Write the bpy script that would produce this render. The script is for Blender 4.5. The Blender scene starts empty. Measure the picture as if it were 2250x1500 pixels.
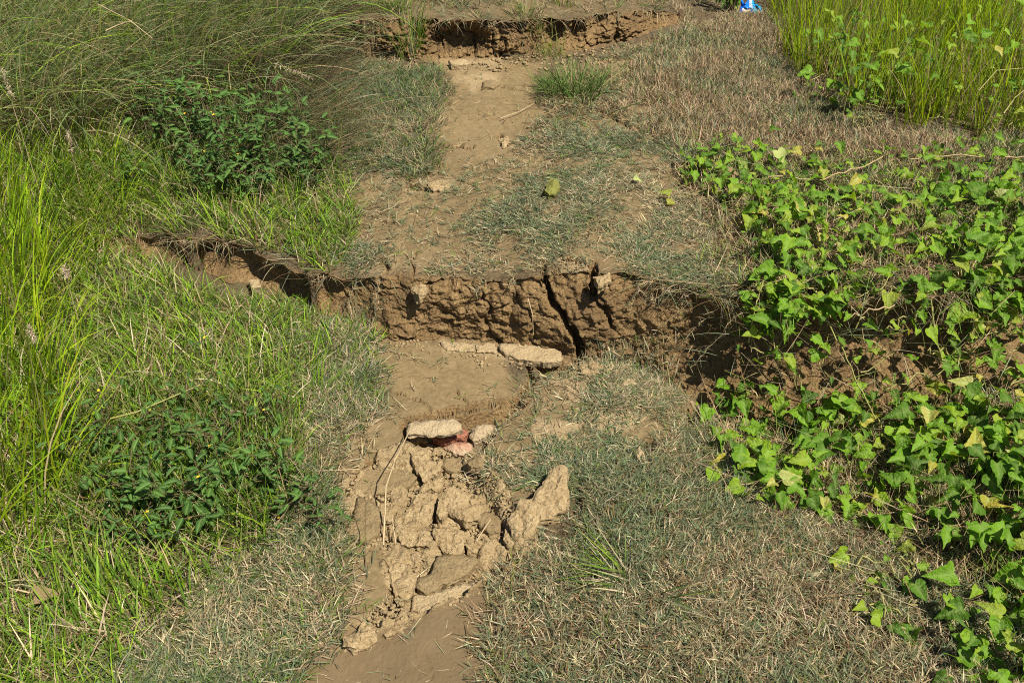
import bpy, math, random
import numpy as np
from mathutils import Vector, Matrix
from mathutils.geometry import delaunay_2d_cdt

R = np.random.default_rng(11)
random.seed(11)
rad = math.radians

# ------------------------------------------------------------------ camera, sky, sun, exposure
scene = bpy.context.scene
COL = scene.collection
CAM_H, PITCH, FPX = 1.6, rad(35.0), 1872.0
cam_data = bpy.data.cameras.new('camera')
cam_data.sensor_width = 36.0
cam_data.lens = 36.0 * FPX / 2250.0
cam_data.clip_start = 0.05
cam_data.clip_end = 2000.0
cam = bpy.data.objects.new('camera', cam_data)
cam.location = (0, 0, CAM_H)
cam.rotation_euler = (math.pi / 2 - PITCH, 0, 0)
COL.objects.link(cam)
scene.camera = cam

SUN_DIR = Vector((0.40, -0.36, 0.84)).normalized()          # towards the sun: high, from the right, a little behind the camera
SUN_EL = math.asin(SUN_DIR.z)
SUN_AZ = math.atan2(SUN_DIR.x, SUN_DIR.y)
world = bpy.data.worlds.new('World')
scene.world = world
world.use_nodes = True
wn = world.node_tree
wn.nodes.clear()
w_out = wn.nodes.new('ShaderNodeOutputWorld')
w_bg = wn.nodes.new('ShaderNodeBackground')
w_sky = wn.nodes.new('ShaderNodeTexSky')
w_sky.sky_type = 'NISHITA'
w_sky.sun_disc = False
w_sky.sun_elevation = SUN_EL
w_sky.sun_rotation = SUN_AZ
w_bg.inputs['Strength'].default_value = 0.05
wn.links.new(w_sky.outputs[0], w_bg.inputs[0])
wn.links.new(w_bg.outputs[0], w_out.inputs[0])

sun_data = bpy.data.lights.new('sun', 'SUN')
sun_data.energy = 5.0
sun_data.angle = rad(0.53)
sun_data.color = (1.0, 0.94, 0.81)
sun = bpy.data.objects.new('sun', sun_data)
sun.rotation_euler = SUN_DIR.to_track_quat('Z', 'Y').to_euler()
sun.location = (4, -2, 8)
COL.objects.link(sun)

scene.view_settings.view_transform = 'Standard'
scene.view_settings.look = 'None'
scene.view_settings.gamma = 1.0
scene.view_settings.exposure = 0.78
scene.view_settings.use_curve_mapping = False
scene.render.engine = 'CYCLES'
scene.cycles.use_denoising = False
scene.cycles.filter_width = 1.05
scene.cycles.max_bounces = 6
scene.cycles.diffuse_bounces = 3
scene.cycles.glossy_bounces = 2
scene.cycles.transmission_bounces = 3
scene.cycles.transparent_max_bounces = 4
scene.cycles.caustics_reflective = False
scene.cycles.caustics_refractive = False

# ------------------------------------------------------------------ numeric helpers
CP, SP = math.cos(PITCH), math.sin(PITCH)


def proj(x, y, z):
    """world -> photograph pixel (2250 x 1500) and depth"""
    d = y * CP - (z - CAM_H) * SP
    d = np.maximum(d, 0.05)
    up = y * SP + (z - CAM_H) * CP
    return 1125 + FPX * x / d, 750 - FPX * up / d, d


def slope(v):
    b = (750.0 - np.asarray(v, float)) / FPX
    dy = CP + SP * b
    return (-SP + CP * b) / dy, dy


def smooth(a, b, x):
    t = np.clip((x - a) / (b - a), 0, 1)
    return t * t * (3 - 2 * t)


def _h(ix, iy, iz, seed):
    h = (ix.astype(np.int64) * 374761393 + iy.astype(np.int64) * 668265263 + iz.astype(np.int64) * 2147483647 + seed * 144269504) & 0xffffffff
    h = ((h ^ (h >> 13)) * 1274126177) & 0xffffffff
    h = ((h ^ (h >> 15)) * 2246822519) & 0xffffffff
    return ((h ^ (h >> 16)) & 0xffffff) / float(0xffffff)


def vn(x, y, seed=0):
    ix, iy = np.floor(x), np.floor(y)
    fx, fy = x - ix, y - iy
    fx, fy = fx * fx * (3 - 2 * fx), fy * fy * (3 - 2 * fy)
    z = np.zeros_like(ix)
    a, b = _h(ix, iy, z, seed), _h(ix + 1, iy, z, seed)
    c, d = _h(ix, iy + 1, z, seed), _h(ix + 1, iy + 1, z, seed)
    return ((a + (b - a) * fx) * (1 - fy) + (c + (d - c) * fx) * fy) * 2 - 1


def fbm(x, y, seed=0, oct=4, gain=0.5):
    s, a, f = 0, 1.0, 1.0
    for k in range(oct):
        s = s + a * vn(x * f + 17.3 * k, y * f - 9.1 * k, seed + k)
        a *= gain
        f *= 2.03
    return s


def worley(x, y, seed=0):
    """nearest and second nearest distance, and a random value of the nearest cell"""
    ix, iy = np.floor(x), np.floor(y)
    d1 = np.full(x.shape, 9.0)
    d2 = np.full(x.shape, 9.0)
    val = np.zeros(x.shape)
    z = np.zeros_like(ix)
    for a in (-1, 0, 1):
        for b in (-1, 0, 1):
            cx, cy = ix + a, iy + b
            px = cx + 0.1 + 0.8 * _h(cx, cy, z, seed)
            py = cy + 0.1 + 0.8 * _h(cx, cy, z, seed + 5)
            v = _h(cx, cy, z, seed + 9)
            d = np.hypot(px - x, py - y)
            near = d < d1
            d2 = np.where(near, d1, np.minimum(d2, d))
            val = np.where(near, v, val)
            d1 = np.where(near, d, d1)
    return d1, d2, val


def seg_dist(px, py, pts, closed=False):
    d = np.full(np.shape(px), 1e9)
    n = len(pts)
    for i in range(n if closed else n - 1):
        ax, ay = pts[i]
        bx, by = pts[(i + 1) % n]
        vx, vy = bx - ax, by - ay
        t = np.clip(((px - ax) * vx + (py - ay) * vy) / (vx * vx + vy * vy + 1e-9), 0, 1)
        d = np.minimum(d, np.hypot(px - ax - t * vx, py - ay - t * vy))
    return d


def inpoly(px, py, pts):
    c = np.zeros(np.shape(px), bool)
    n = len(pts)
    for i in range(n):
        x1, y1 = pts[i]
        x2, y2 = pts[(i + 1) % n]
        if y1 == y2:
            continue
        hit = ((y1 > py) != (y2 > py)) & (px < (x2 - x1) * (py - y1) / (y2 - y1) + x1)
        c ^= hit
    return c


def sdf(px, py, pts):
    """signed distance to a polygon, positive inside"""
    d = seg_dist(px, py, pts, True)
    return np.where(inpoly(px, py, pts), d, -d)


# ------------------------------------------------------------------ terrain: three levels divided by two scarps
# columns: u, v of the top edge, v of the base, height of the ground below, horizontal run of the face
S1 = [(-400, 560, 575, .10, .03), (250, 535, 550, .08, .03), (350, 515, 570, .05, .04), (450, 520, 606, .03, .03), (560, 548, 630, .02, .03),
      (640, 580, 664, .01, .04), (700, 598, 692, .0, .05), (770, 612, 712, .0, .08), (850, 606, 737, .0, .09), (1000, 606, 752, .0, .09),
      (1100, 608, 760, .0, .09), (1200, 602, 775, .0, .09), (1270, 600, 790, .0, .09), (1330, 605, 800, .0, .09), (1400, 610, 812, -.02, .09),
      (1500, 632, 866, -.07, .10), (1600, 655, 920, -.11, .11), (1700, 662, 950, -.13, .11), (1820, 668, 955, -.13, .11),
      (1950, 655, 940, -.11, .11), (2080, 635, 900, -.08, .12), (2250, 610, 850, -.02, .14), (2600, 590, 800, 0, .14)]
S2 = [(-300, 110, 112), (600, 110, 113), (690, 60, 114), (750, 40, 116), (850, 40, 126), (950, 48, 133), (1050, 42, 131), (1150, 44, 126), (1250, 50, 118), (1330, 38, 103), (1400, 26, 82), (1460, 28, 64), (1540, 40, 48), (1700, 40, 40.5)]


def line_tables():
    X1, YB, ZL, YT, ZT = [], [], [], [], []
    for u, vt, vb, zl, off in S1:
        sb, dyb = slope(vb)
        yb = (CAM_H - zl) / -sb
        yt = yb + off
        st, dyt = slope(vt)
        X1.append(yb / dyb * (u - 1125) / FPX); YB.append(yb); ZL.append(zl); YT.append(yt); ZT.append(CAM_H + yt * st)
    X2, Y2, Z2, H2 = [], [], [], []
    for u, vt, vb in S2:
        zb = 0.36
        sb, dyb = slope(vb)
        yb = (CAM_H - zb) / -sb
        st, _ = slope(vt)
        zt = CAM_H + (yb + 0.05) * st
        X2.append(yb / dyb * (u - 1125) / FPX); Y2.append(yb); Z2.append(zb); H2.append(max(0.0, zt - zb))
    return [np.array(a) for a in (X1, YB, ZL, YT, ZT, X2, Y2, Z2, H2)]


TX1, TYB, TZL, TYT, TZT, TX2, TY2, TZ2, TH2 = line_tables()
for k in range(3):
    TZT[k] = max(TZT[k], TZL[k] + (0.012, 0.03, 0.08)[k])


def edge_noise(x, s):
    w = np.clip(1.5 - np.abs(x) * 0.2, 0, 1)
    return w * (0.030 * vn(x * 6, x * 0 + s, s) + 0.018 * vn(x * 19, x * 0 + s, s + 1) + 0.008 * vn(x * 55, x * 0 + s, s + 2))


def y1b(x): return np.interp(x, TX1, TYB) + 0.5 * edge_noise(x, 3)
def y1t(x): return np.interp(x, TX1, TYT) + edge_noise(x, 7)
def y2b(x): return np.interp(x, TX2, TY2) + 0.6 * edge_noise(x, 13)
def y2t(x): return y2b(x) + 0.06 + 1.5 * edge_noise(x, 17) + .02 * vn(x * 10, x * 0, 18)


# sunken places in the lower ground: polygon in photograph pixels laid on the ground, drop, edge width (px)
SUNK = [
    ([(880, 925), (930, 910), (1000, 898), (1080, 884), (1145, 868), (1165, 880), (1140, 905), (1100, 935), (1060, 985), (1000, 1005), (930, 990), (890, 960)], 0.075, 13),
    ([(745, 1085), (800, 1020), (900, 1000), (1000, 990), (1060, 1020), (1090, 1090), (1130, 1190), (1180, 1190), (1120, 1235), (1085, 1262), (1010, 1320), (900, 1350), (850, 1300), (840, 1210), (740, 1190)], 0.035, 16),
    ([(1165, 790), (1260, 795), (1250, 815), (1190, 815)], 0.06, 6),
    ([(1400, 960), (1440, 965), (1450, 995), (1415, 1010)], 0.05, 8),
    ([(1260, 1060), (1290, 1075), (1285, 1120), (1262, 1130)], 0.04, 10),
    ([(1040, 1190), (1105, 1190), (1110, 1230), (1060, 1250), (1030, 1230)], 0.05, 9),
    ([(840, 1130), (858, 1130), (862, 1190), (842, 1190)], 0.05, 6),
    ([(1490, 905), (1530, 895), (1550, 930), (1510, 940)], 0.05, 10),
]
# the crisp-edged smooth mud slab at the photographer's feet, standing a little proud
SLAB = [(560, 1800), (600, 1520), (700, 1440), (752, 1427), (800, 1412), (870, 1385), (950, 1346), (1010, 1312), (1062, 1284), (1110, 1280), (1120, 1400), (1110, 1800)]
# cracks: polyline, half width px, depth m
CRACKS = [
    ([(1195, 590), (1200, 625), (1213, 660), (1240, 695), (1258, 735), (1270, 765), (1276, 795)], 7, 0.07),
    ([(1303, 585), (1308, 620), (1306, 652)], 10, 0.08),
    ([(1258, 720), (1275, 760), (1280, 795)], 10, 0.08),
    ([(1290, 640), (1330, 680), (1345, 720)], 5, 0.03),
    ([(893, 922), (940, 912), (960, 905), (1000, 896), (1060, 890), (1130, 880)], 5, 0.04),
    ([(955, 905), (930, 885), (900, 870), (860, 862)], 2.6, 0.012),
    ([(1000, 855), (1020, 880), (1030, 893)], 2.6, 0.012),
    ([(790, 1026), (810, 1012), (850, 1018), (890, 1022)], 5, 0.03),
    ([(760, 1072), (790, 1026)], 5, 0.025),
    ([(845, 600), (855, 585), (838, 570)], 4, 0.02),
    ([(905, 606), (912, 590), (905, 575), (915, 560)], 3, 0.02),
    ([(1215, 600), (1235, 575), (1260, 570), (1300, 585)], 4, 0.025),
    ([(935, 625), (960, 615), (990, 606)], 4, 0.02),
    ([(820, 320), (870, 318), (930, 324)], 5, 0.03),
    ([(965, 320), (1000, 320), (1040, 322)], 4, 0.02),
    ([(895, 400), (920, 412), (950, 414)], 6, 0.03),
    ([(1270, 230), (1320, 240), (1360, 265), (1395, 285), (1440, 275)], 6, 0.04),
    ([(1080, 180), (1130, 195), (1150, 190)], 3, 0.015),
    ([(1130, 882), (1155, 850), (1170, 830), (1160, 800)], 7, 0.045),
    ([(1440, 870), (1470, 900), (1520, 920)], 7, 0.05),
    ([(1430, 1000), (1400, 1020), (1330, 1050), (1262, 1060)], 5, 0.03),
    ([(1100, 300), (1110, 318)], 7, 0.02),
    ([(1340, 490), (1290, 500), (1285, 520)], 5, 0.02),
    ([(930, 1430), (945, 1470), (955, 1520)], 1.6, 0.006),
]


def ground_z(x, y):
    """analytic height of the ground without the crumbling of the faces"""
    x = np.asarray(x, float); y = np.asarray(y, float)
    a, b = y1b(x), y1t(x)
    zl = np.interp(x, TX1, TZL) * np.clip(1 - (a - y) / 1.1, 0, 1)
    zl = zl + 0.010 * fbm(x * 3, y * 3, 21, 3) + 0.05 * smooth(1.0, 2.2, np.abs(x + 0.1)) * smooth(2.6, 1.0, y)
    zt = np.interp(x, TX1, TZT)
    c, d = y2b(x), y2t(x)
    zm = zt + (0.36 - zt) * np.clip((y - b) / np.maximum(c - b, .2), 0, 1) + 0.014 * fbm(x * 2.6 + 5, y * 2.6, 31, 3) * smooth(0, .25, y - b)
    zu = 0.36 + np.interp(x, TX2, TH2) + 0.035 * np.clip(y - d, 0, 12) + 0.012 * fbm(x * 2 + 9, y * 2, 41, 3) * smooth(0, .2, y - d)
    z = np.where(y < a, zl, np.where(y < b, zl + (zt - zl) * np.clip((y - a) / (b - a + 1e-6), 0, 1),
        np.where(y < c, zm, np.where(y < d, zm + (zu - zm) * np.clip((y - c) / (d - c + 1e-6), 0, 1), zu))))
    near = (y < a) & (y > 0.6) & (np.abs(x) < 1.2)
    if near.any():
        px, py, dd = proj(x[near], y[near], z[near])
        dz = np.zeros(px.shape)
        for pts, drop, w in SUNK:
            s = sdf(px + 5 * vn(px / 34, py / 34, 51), py + 5 * vn(px / 34, py / 34, 52), pts)
            dz = np.maximum(dz, drop * smooth(-w * .3, w, s))
        dz = dz - 0.014 * smooth(-1, 2.5, sdf(px + 2.5 * vn(px / 30, py / 30, 53), py + 3.5 * vn(px / 45, py / 45, 54), SLAB))
        z = z.copy()
        z[near] = z[near] - dz
    return z


# raster of the ground for fast lookups
RX0, RX1, RY0, RY1, RS = -5.0, 5.0, 0.2, 9.0, 0.01
_gx = np.arange(RX0, RX1 + RS / 2, RS)
_gy = np.arange(RY0, RY1 + RS / 2, RS)
RASTER = ground_z(*[a.ravel() for a in np.meshgrid(_gx, _gy)]).reshape(len(_gy), len(_gx))


def Hz(x, y):
    fx = np.clip((x - RX0) / RS, 0, RASTER.shape[1] - 1.001)
    fy = np.clip((y - RY0) / RS, 0, RASTER.shape[0] - 1.001)
    i, j = fx.astype(int), fy.astype(int)
    fx, fy = fx - i, fy - j
    return (RASTER[j, i] * (1 - fx) + RASTER[j, i + 1] * fx) * (1 - fy) + (RASTER[j + 1, i] * (1 - fx) + RASTER[j + 1, i + 1] * fx) * fy


def hit(u, v):
    """point of the ground seen at photograph pixels (arrays)"""
    u = np.atleast_1d(np.asarray(u, float)); v = np.atleast_1d(np.asarray(v, float))
    b = (750 - v) / FPX
    dx, dy, dz = (u - 1125) / FPX, CP + SP * b, -SP + CP * b
    t = np.arange(0.9, 9.5, 0.01)
    X, Y, Z = np.outer(dx, t), np.outer(dy, t), CAM_H + np.outer(dz, t)
    below = Z < Hz(X, Y)
    k = np.where(below.any(1), below.argmax(1), len(t) - 1)
    i = np.arange(len(u))
    return np.stack([X[i, k], Y[i, k], Hz(X[i, k], Y[i, k])], 1)


def hit1(u, v):
    return Vector(hit([u], [v])[0])


def on_plane(u, v, p0, n):
    """pixel -> point on the plane through p0 with normal n"""
    b = (750 - v) / FPX
    d = Vector(((u - 1125) / FPX, CP + SP * b, -SP + CP * b))
    o = Vector((0, 0, CAM_H))
    return o + d * ((p0 - o).dot(n) / d.dot(n))


# ------------------------------------------------------------------ materials
def new_mat(name):
    m = bpy.data.materials.new(name)
    m.use_nodes = True
    nt = m.node_tree
    nt.nodes.clear()
    out = nt.nodes.new('ShaderNodeOutputMaterial')
    return m, nt, out


def nd(nt, kind, **kw):
    n = nt.nodes.new(kind)
    for k, v in kw.items():
        setattr(n, k, v)
    return n


def noise(nt, vec, scale, detail=4.0, rough=0.55):
    n = nd(nt, 'ShaderNodeTexNoise')
    n.inputs['Scale'].default_value = scale
    n.inputs['Detail'].default_value = detail
    n.inputs['Roughness'].default_value = rough
    nt.links.new(vec, n.inputs['Vector'])
    return n.outputs['Fac']


def ramp(nt, fac, stops):
    r = nd(nt, 'ShaderNodeValToRGB')
    el = r.color_ramp.elements
    while len(el) < len(stops):
        el.new(0.5)
    for e, (p, c) in zip(el, stops):
        e.position = p
        e.color = (*c, 1)
    nt.links.new(fac, r.inputs[0])
    return r.outputs[0]


def mix(nt, fac, a, b, mode='MIX'):
    m = nd(nt, 'ShaderNodeMix', data_type='RGBA', blend_type=mode)
    for sock, val in ((m.inputs[0], fac), (m.inputs[6], a), (m.inputs[7], b)):
        if isinstance(val, (int, float)):
            sock.default_value = val
        elif isinstance(val, tuple):
            sock.default_value = (*val, 1)
        else:
            nt.links.new(val, sock)
    return m.outputs[2]


def math_n(nt, op, a, b=None):
    m = nd(nt, 'ShaderNodeMath', operation=op)
    for i, val in enumerate((a, b)):
        if val is None:
            continue
        if isinstance(val, (int, float)):
            m.inputs[i].default_value = val
        else:
            nt.links.new(val, m.inputs[i])
    return m.outputs[0]


def bump(nt, height, strength, dist, normal=None):
    b = nd(nt, 'ShaderNodeBump')
    b.inputs['Strength'].default_value = strength
    b.inputs['Distance'].default_value = dist
    nt.links.new(height, b.inputs['Height'])
    if normal is not None:
        nt.links.new(normal, b.inputs['Normal'])
    return b.outputs[0]


def soil_material(name, kind):
    m, nt, out = new_mat(name)
    L = nt.links
    geo = nd(nt, 'ShaderNodeNewGeometry')
    pos = geo.outputs['Position']
    big = noise(nt, pos, 3.0, 3)
    med = noise(nt, pos, 22.0, 5, 0.6)
    fine = noise(nt, pos, 160.0, 4, 0.65)
    grit = noise(nt, pos, 420.0, 2, 0.6)
    vor = nd(nt, 'ShaderNodeTexVoronoi')
    vor.inputs['Scale'].default_value = 95.0
    L.new(pos, vor.inputs['Vector'])
    # smooth trodden mud
    mud = ramp(nt, med, [(0.25, (0.122, 0.084, 0.039)), (0.5, (0.154, 0.108, 0.052)), (0.78, (0.21, 0.152, 0.078))])
    mud = mix(nt, ramp(nt, big, [(0.35, (0, 0, 0)), (0.7, (0.6, 0.6, 0.6))]), mud, (0.185, 0.135, 0.070))
    speck = ramp(nt, grit, [(0.70, (0, 0, 0)), (0.76, (0.7, 0.7, 0.7))])
    mud = mix(nt, speck, mud, (0.42, 0.33, 0.21))
    # fine drying cracks, only in places
    vc = nd(nt, 'ShaderNodeTexVoronoi', feature='DISTANCE_TO_EDGE')
    vc.inputs['Scale'].default_value = 8.0
    wob = nd(nt, 'ShaderNodeVectorMath', operation='ADD')
    wsc = nd(nt, 'ShaderNodeVectorMath', operation='SCALE')
    wsc.inputs['Scale'].default_value = 0.09
    wno = nd(nt, 'ShaderNodeTexNoise')
    wno.inputs['Scale'].default_value = 14.0
    L.new(pos, wno.inputs['Vector']); L.new(wno.outputs['Color'], wsc.inputs[0]); L.new(pos, wob.inputs[0]); L.new(wsc.outputs[0], wob.inputs[1])
    L.new(wob.outputs[0], vc.inputs['Vector'])
    crk = ramp(nt, vc.outputs['Distance'], [(0.0, (1, 1, 1)), (0.018, (0, 0, 0))])
    crk = math_n(nt, 'MULTIPLY', crk, ramp(nt, noise(nt, pos, 4.0, 2), [(0.50, (0, 0, 0)), (0.62, (1, 1, 1))]))
    scuff = noise(nt, pos, 55.0, 4, 0.6)
    mud = mix(nt, ramp(nt, scuff, [(0.42, (0, 0, 0)), (0.66, (0.55, 0.55, 0.55))]), mud, (0.235, 0.172, 0.092))
    # dry crumbly soil, paler
    crumb = ramp(nt, fine, [(0.25, (0.21, 0.145, 0.070)), (0.5, (0.36, 0.265, 0.142)), (0.8, (0.49, 0.385, 0.235))])
    crumb = mix(nt, ramp(nt, med, [(0.35, (0.7, 0.7, 0.7)), (0.62, (0, 0, 0))]), crumb, (0.26, 0.183, 0.093))
    # ochre soil of the broken faces
    face = ramp(nt, fine, [(0.22, (0.095, 0.054, 0.022)), (0.5, (0.225, 0.144, 0.065)), (0.8, (0.38, 0.27, 0.14))])
    face = mix(nt, ramp(nt, noise(nt, pos, 9.0, 4), [(0.38, (0.6, 0.6, 0.6)), (0.55, (0, 0, 0))]), face, (0.12, 0.076, 0.038))
    face = mix(nt, ramp(nt, med, [(0.3, (0.6, 0.6, 0.6)), (0.52, (0, 0, 0))]), face, (0.15, 0.093, 0.042))
    # earth below the turf: thatch and dust
    turf = ramp(nt, fine, [(0.25, (0.05, 0.037, 0.022)), (0.55, (0.115, 0.085, 0.048)), (0.8, (0.21, 0.16, 0.095))])
    b1 = bump(nt, fine, 0.5, 0.006)
    if kind == 'ground':
        att = {}
        for k in ('bare', 'face', 'crumb', 'slab_mask', 'pale'):
            a = nd(nt, 'ShaderNodeAttribute', attribute_name=k)
            att[k] = a.outputs['Fac']
        c = mix(nt, att['bare'], turf, mud)
        c = mix(nt, att['crumb'], c, crumb)
        c = mix(nt, att['pale'], c, (0.40, 0.30, 0.175))
        c = mix(nt, att['slab_mask'], c, mix(nt, med, (0.105, 0.073, 0.039), (0.165, 0.117, 0.064)))  # slab area coloured a darker brown than the mud around it
        c = mix(nt, att['face'], c, face)
        rough_amt = math_n(nt, 'MAXIMUM', math_n(nt, 'MAXIMUM', att['crumb'], att['face']), math_n(nt, 'SUBTRACT', 0.75, att['bare']))
        rough_amt = math_n(nt, 'ADD', math_n(nt, 'MULTIPLY', rough_amt, 0.78), 0.22)
        hh = math_n(nt, 'MULTIPLY', math_n(nt, 'ADD', fine, math_n(nt, 'MULTIPLY', vor.outputs['Distance'], 0.6)), rough_amt)
        nrm = bump(nt, hh, 0.9, 0.010)
        nrm = bump(nt, math_n(nt, 'MULTIPLY', grit, rough_amt), 0.5, 0.003, nrm)
        nrm = bump(nt, math_n(nt, 'SUBTRACT', math_n(nt, 'MULTIPLY', scuff, 0.5), crk), 0.6, 0.006, nrm)
    else:
        if kind == 'clod':
            top = nd(nt, 'ShaderNodeAttribute', attribute_name='top').outputs['Fac']
            c = mix(nt, top, face, crumb)
        elif kind == 'mudclod':
            top = nd(nt, 'ShaderNodeAttribute', attribute_name='top').outputs['Fac']
            c = mix(nt, top, crumb, mix(nt, 0.35, mud, crumb))
        elif kind == 'crust':
            c = mix(nt, 0.55, crumb, (0.39, 0.295, 0.172))
        elif kind == 'mortar':
            c = mix(nt, 0.6, crumb, (0.43, 0.34, 0.22))
        elif kind == 'brick':
            c = ramp(nt, fine, [(0.25, (0.16, 0.060, 0.036)), (0.5, (0.30, 0.120, 0.075)), (0.78, (0.44, 0.25, 0.165))])
        elif kind == 'dustybrick':
            c = ramp(nt, med, [(0.3, (0.34, 0.15, 0.095)), (0.5, (0.42, 0.27, 0.18)), (0.7, (0.46, 0.35, 0.23))])
        else:
            c = crumb
        hh = math_n(nt, 'ADD', fine, math_n(nt, 'MULTIPLY', vor.outputs['Distance'], 0.5))
        nrm = bump(nt, hh, 0.9, 0.008)
        nrm = bump(nt, grit, 0.5, 0.003, nrm)
    p = nd(nt, 'ShaderNodeBsdfPrincipled')
    p.inputs['Roughness'].default_value = 0.95
    p.inputs['Specular IOR Level'].default_value = 0.12
    L.new(c, p.inputs['Base Color'])
    L.new(nrm, p.inputs['Normal'])
    L.new(p.outputs[0], out.inputs[0])
    return m


M = {k: soil_material(n, k) for k, n in (('ground', 'ground_soil'), ('clod', 'broken_soil'), ('mudclod', 'mud_crust_soil'), ('crust', 'pale_crust'),
     ('mortar', 'pale_mortar'), ('brick', 'red_brick'), ('dustybrick', 'dusty_brick'), ('crumbs', 'soil_crumb'))}


def blade_material(name, trans=0.35, rough=0.5, spec=0.35):
    m, nt, out = new_mat(name)
    L = nt.links
    a = nd(nt, 'ShaderNodeAttribute', attribute_name='Col')
    p = nd(nt, 'ShaderNodeBsdfPrincipled')
    p.inputs['Roughness'].default_value = rough
    p.inputs['Specular IOR Level'].default_value = spec
    t = nd(nt, 'ShaderNodeBsdfTranslucent')
    mx = nd(nt, 'ShaderNodeMixShader')
    mx.inputs[0].default_value = trans
    L.new(a.outputs['Color'], p.inputs['Base Color'])
    L.new(a.outputs['Color'], t.inputs['Color'])
    L.new(p.outputs[0], mx.inputs[1])
    L.new(t.outputs[0], mx.inputs[2])
    L.new(mx.outputs[0], out.inputs[0])
    return m


M['blade'] = blade_material('grass_blade', .38, .55, .14)
M['reed'] = blade_material('reed_blade', .34, .38, .45)
M['straw'] = blade_material('dry_straw', 0.15, 0.6, 0.25)


def leaf_material(name, stops, trans, spec=0.45, rough=0.42, spots=0.0):
    m, nt, out = new_mat(name)
    L = nt.links
    info = nd(nt, 'ShaderNodeObjectInfo')
    c = ramp(nt, info.outputs['Random'], stops)
    tc = nd(nt, 'ShaderNodeTexCoord')
    n1 = noise(nt, tc.outputs['Object'], 6.0, 3)
    c = mix(nt, math_n(nt, 'MULTIPLY', n1, 0.5), c, mix(nt, 1.0, c, (0.62, 0.72, 0.5), 'MULTIPLY'))
    vein = nd(nt, 'ShaderNodeAttribute', attribute_name='vein').outputs['Fac']
    c = mix(nt, math_n(nt, 'MULTIPLY', vein, 0.35), c, (0.30, 0.40, 0.12))
    if spots:
        s = ramp(nt, noise(nt, tc.outputs['Object'], 11.0, 3), [(0.62, (0, 0, 0)), (0.70, (spots, spots, spots))])
        c = mix(nt, s, c, (0.20, 0.12, 0.04))
    p = nd(nt, 'ShaderNodeBsdfPrincipled')
    p.inputs['Roughness'].default_value = rough
    p.inputs['Specular IOR Level'].default_value = spec
    L.new(c, p.inputs['Base Color'])
    L.new(bump(nt, math_n(nt, 'ADD', n1, math_n(nt, 'MULTIPLY', vein, -0.5)), 0.35, 0.08), p.inputs['Normal'])
    t = nd(nt, 'ShaderNodeBsdfTranslucent')
    L.new(mix(nt, 1.0, c, (1.35, 1.25, 0.6), 'MULTIPLY'), t.inputs['Color'])
    mx = nd(nt, 'ShaderNodeMixShader')
    mx.inputs[0].default_value = trans
    L.new(p.outputs[0], mx.inputs[1])
    L.new(t.outputs[0], mx.inputs[2])
    L.new(mx.outputs[0], out.inputs[0])
    return m


M['vine'] = leaf_material('vine_leaf', [(0.0, (0.05, 0.12, 0.010)), (0.3, (0.105, 0.23, 0.012)), (0.65, (0.165, 0.33, 0.014)), (0.9, (0.25, 0.38, 0.02)), (1.0, (0.30, 0.34, 0.04))], 0.38, spec=.22, rough=.5, spots=0.6)
M['vine_yellow'] = leaf_material('yellowing_vine_leaf', [(0.0, (0.30, 0.30, 0.03)), (0.5, (0.42, 0.34, 0.04)), (1.0, (0.36, 0.38, 0.12))], 0.30, spots=0.8)
M['weed'] = leaf_material('weed_leaf', [(0.0, (0.030, 0.085, 0.018)), (0.5, (0.048, 0.125, 0.026)), (1.0, (0.085, 0.185, 0.032))], 0.30, 0.2, 0.55)


def plain(name, col, rough=0.7, spec=0.3, var=0.25, scale=40):
    m, nt, out = new_mat(name)
    tc = nd(nt, 'ShaderNodeTexCoord')
    n1 = noise(nt, tc.outputs['Object'], scale, 4)
    c = mix(nt, n1, tuple(x * (1 - var) for x in col), tuple(min(1, x * (1 + var)) for x in col))
    p = nd(nt, 'ShaderNodeBsdfPrincipled')
    p.inputs['Roughness'].default_value = rough
    p.inputs['Specular IOR Level'].default_value = spec
    nt.links.new(c, p.inputs['Base Color'])
    nt.links.new(bump(nt, n1, 0.3, 0.003), p.inputs['Normal'])
    nt.links.new(p.outputs[0], out.inputs[0])
    return m


M['vine_stem'] = plain('vine_stem', (0.26, 0.24, 0.08))
M['dry_stem'] = plain('dry_vine_stem', (0.36, 0.26, 0.14))
M['weed_stem'] = plain('weed_stem', (0.10, 0.075, 0.035))
M['petal'] = plain('yellow_petal', (0.75, 0.48, 0.03))
M['moss'] = plain('mossy_stone', (0.15, 0.15, 0.04), 0.95, 0.1, 0.4, 60)
M['dead_leaf'] = plain('dead_leaf', (0.17, 0.12, 0.06), 0.8, 0.2, 0.5, 25)
M['pale_leaf'] = plain('bleached_leaf', (0.26, 0.29, 0.09), 0.7, 0.2, 0.2, 25)
M['straw_stalk'] = plain('straw_stalk', (0.40, 0.30, 0.17), 0.6, 0.3, 0.2)
M['seed'] = plain('seed_fluff', (0.42, 0.32, 0.22), 0.9, 0.1, 0.25)


# ------------------------------------------------------------------ object helpers
def np_mesh(name, V, loops, starts):
    me = bpy.data.meshes.new(name)
    me.vertices.add(len(V))
    me.vertices.foreach_set('co', np.ascontiguousarray(V, np.float32).ravel())
    me.loops.add(len(loops))
    me.loops.foreach_set('vertex_index', np.ascontiguousarray(loops, np.int32))
    me.polygons.add(len(starts))
    me.polygons.foreach_set('loop_start', np.ascontiguousarray(starts, np.int32))
    me.update(calc_edges=True)
    return me


def link(name, data, mat=None, parent=None, smooth_shade=True):
    o = bpy.data.objects.new(name, data)
    COL.objects.link(o)
    if mat is not None and data is not None and not data.materials:
        data.materials.append(mat)
    if parent is not None:
        o.parent = parent
    if smooth_shade and data is not None:
        data.shade_smooth()
    return o


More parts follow.
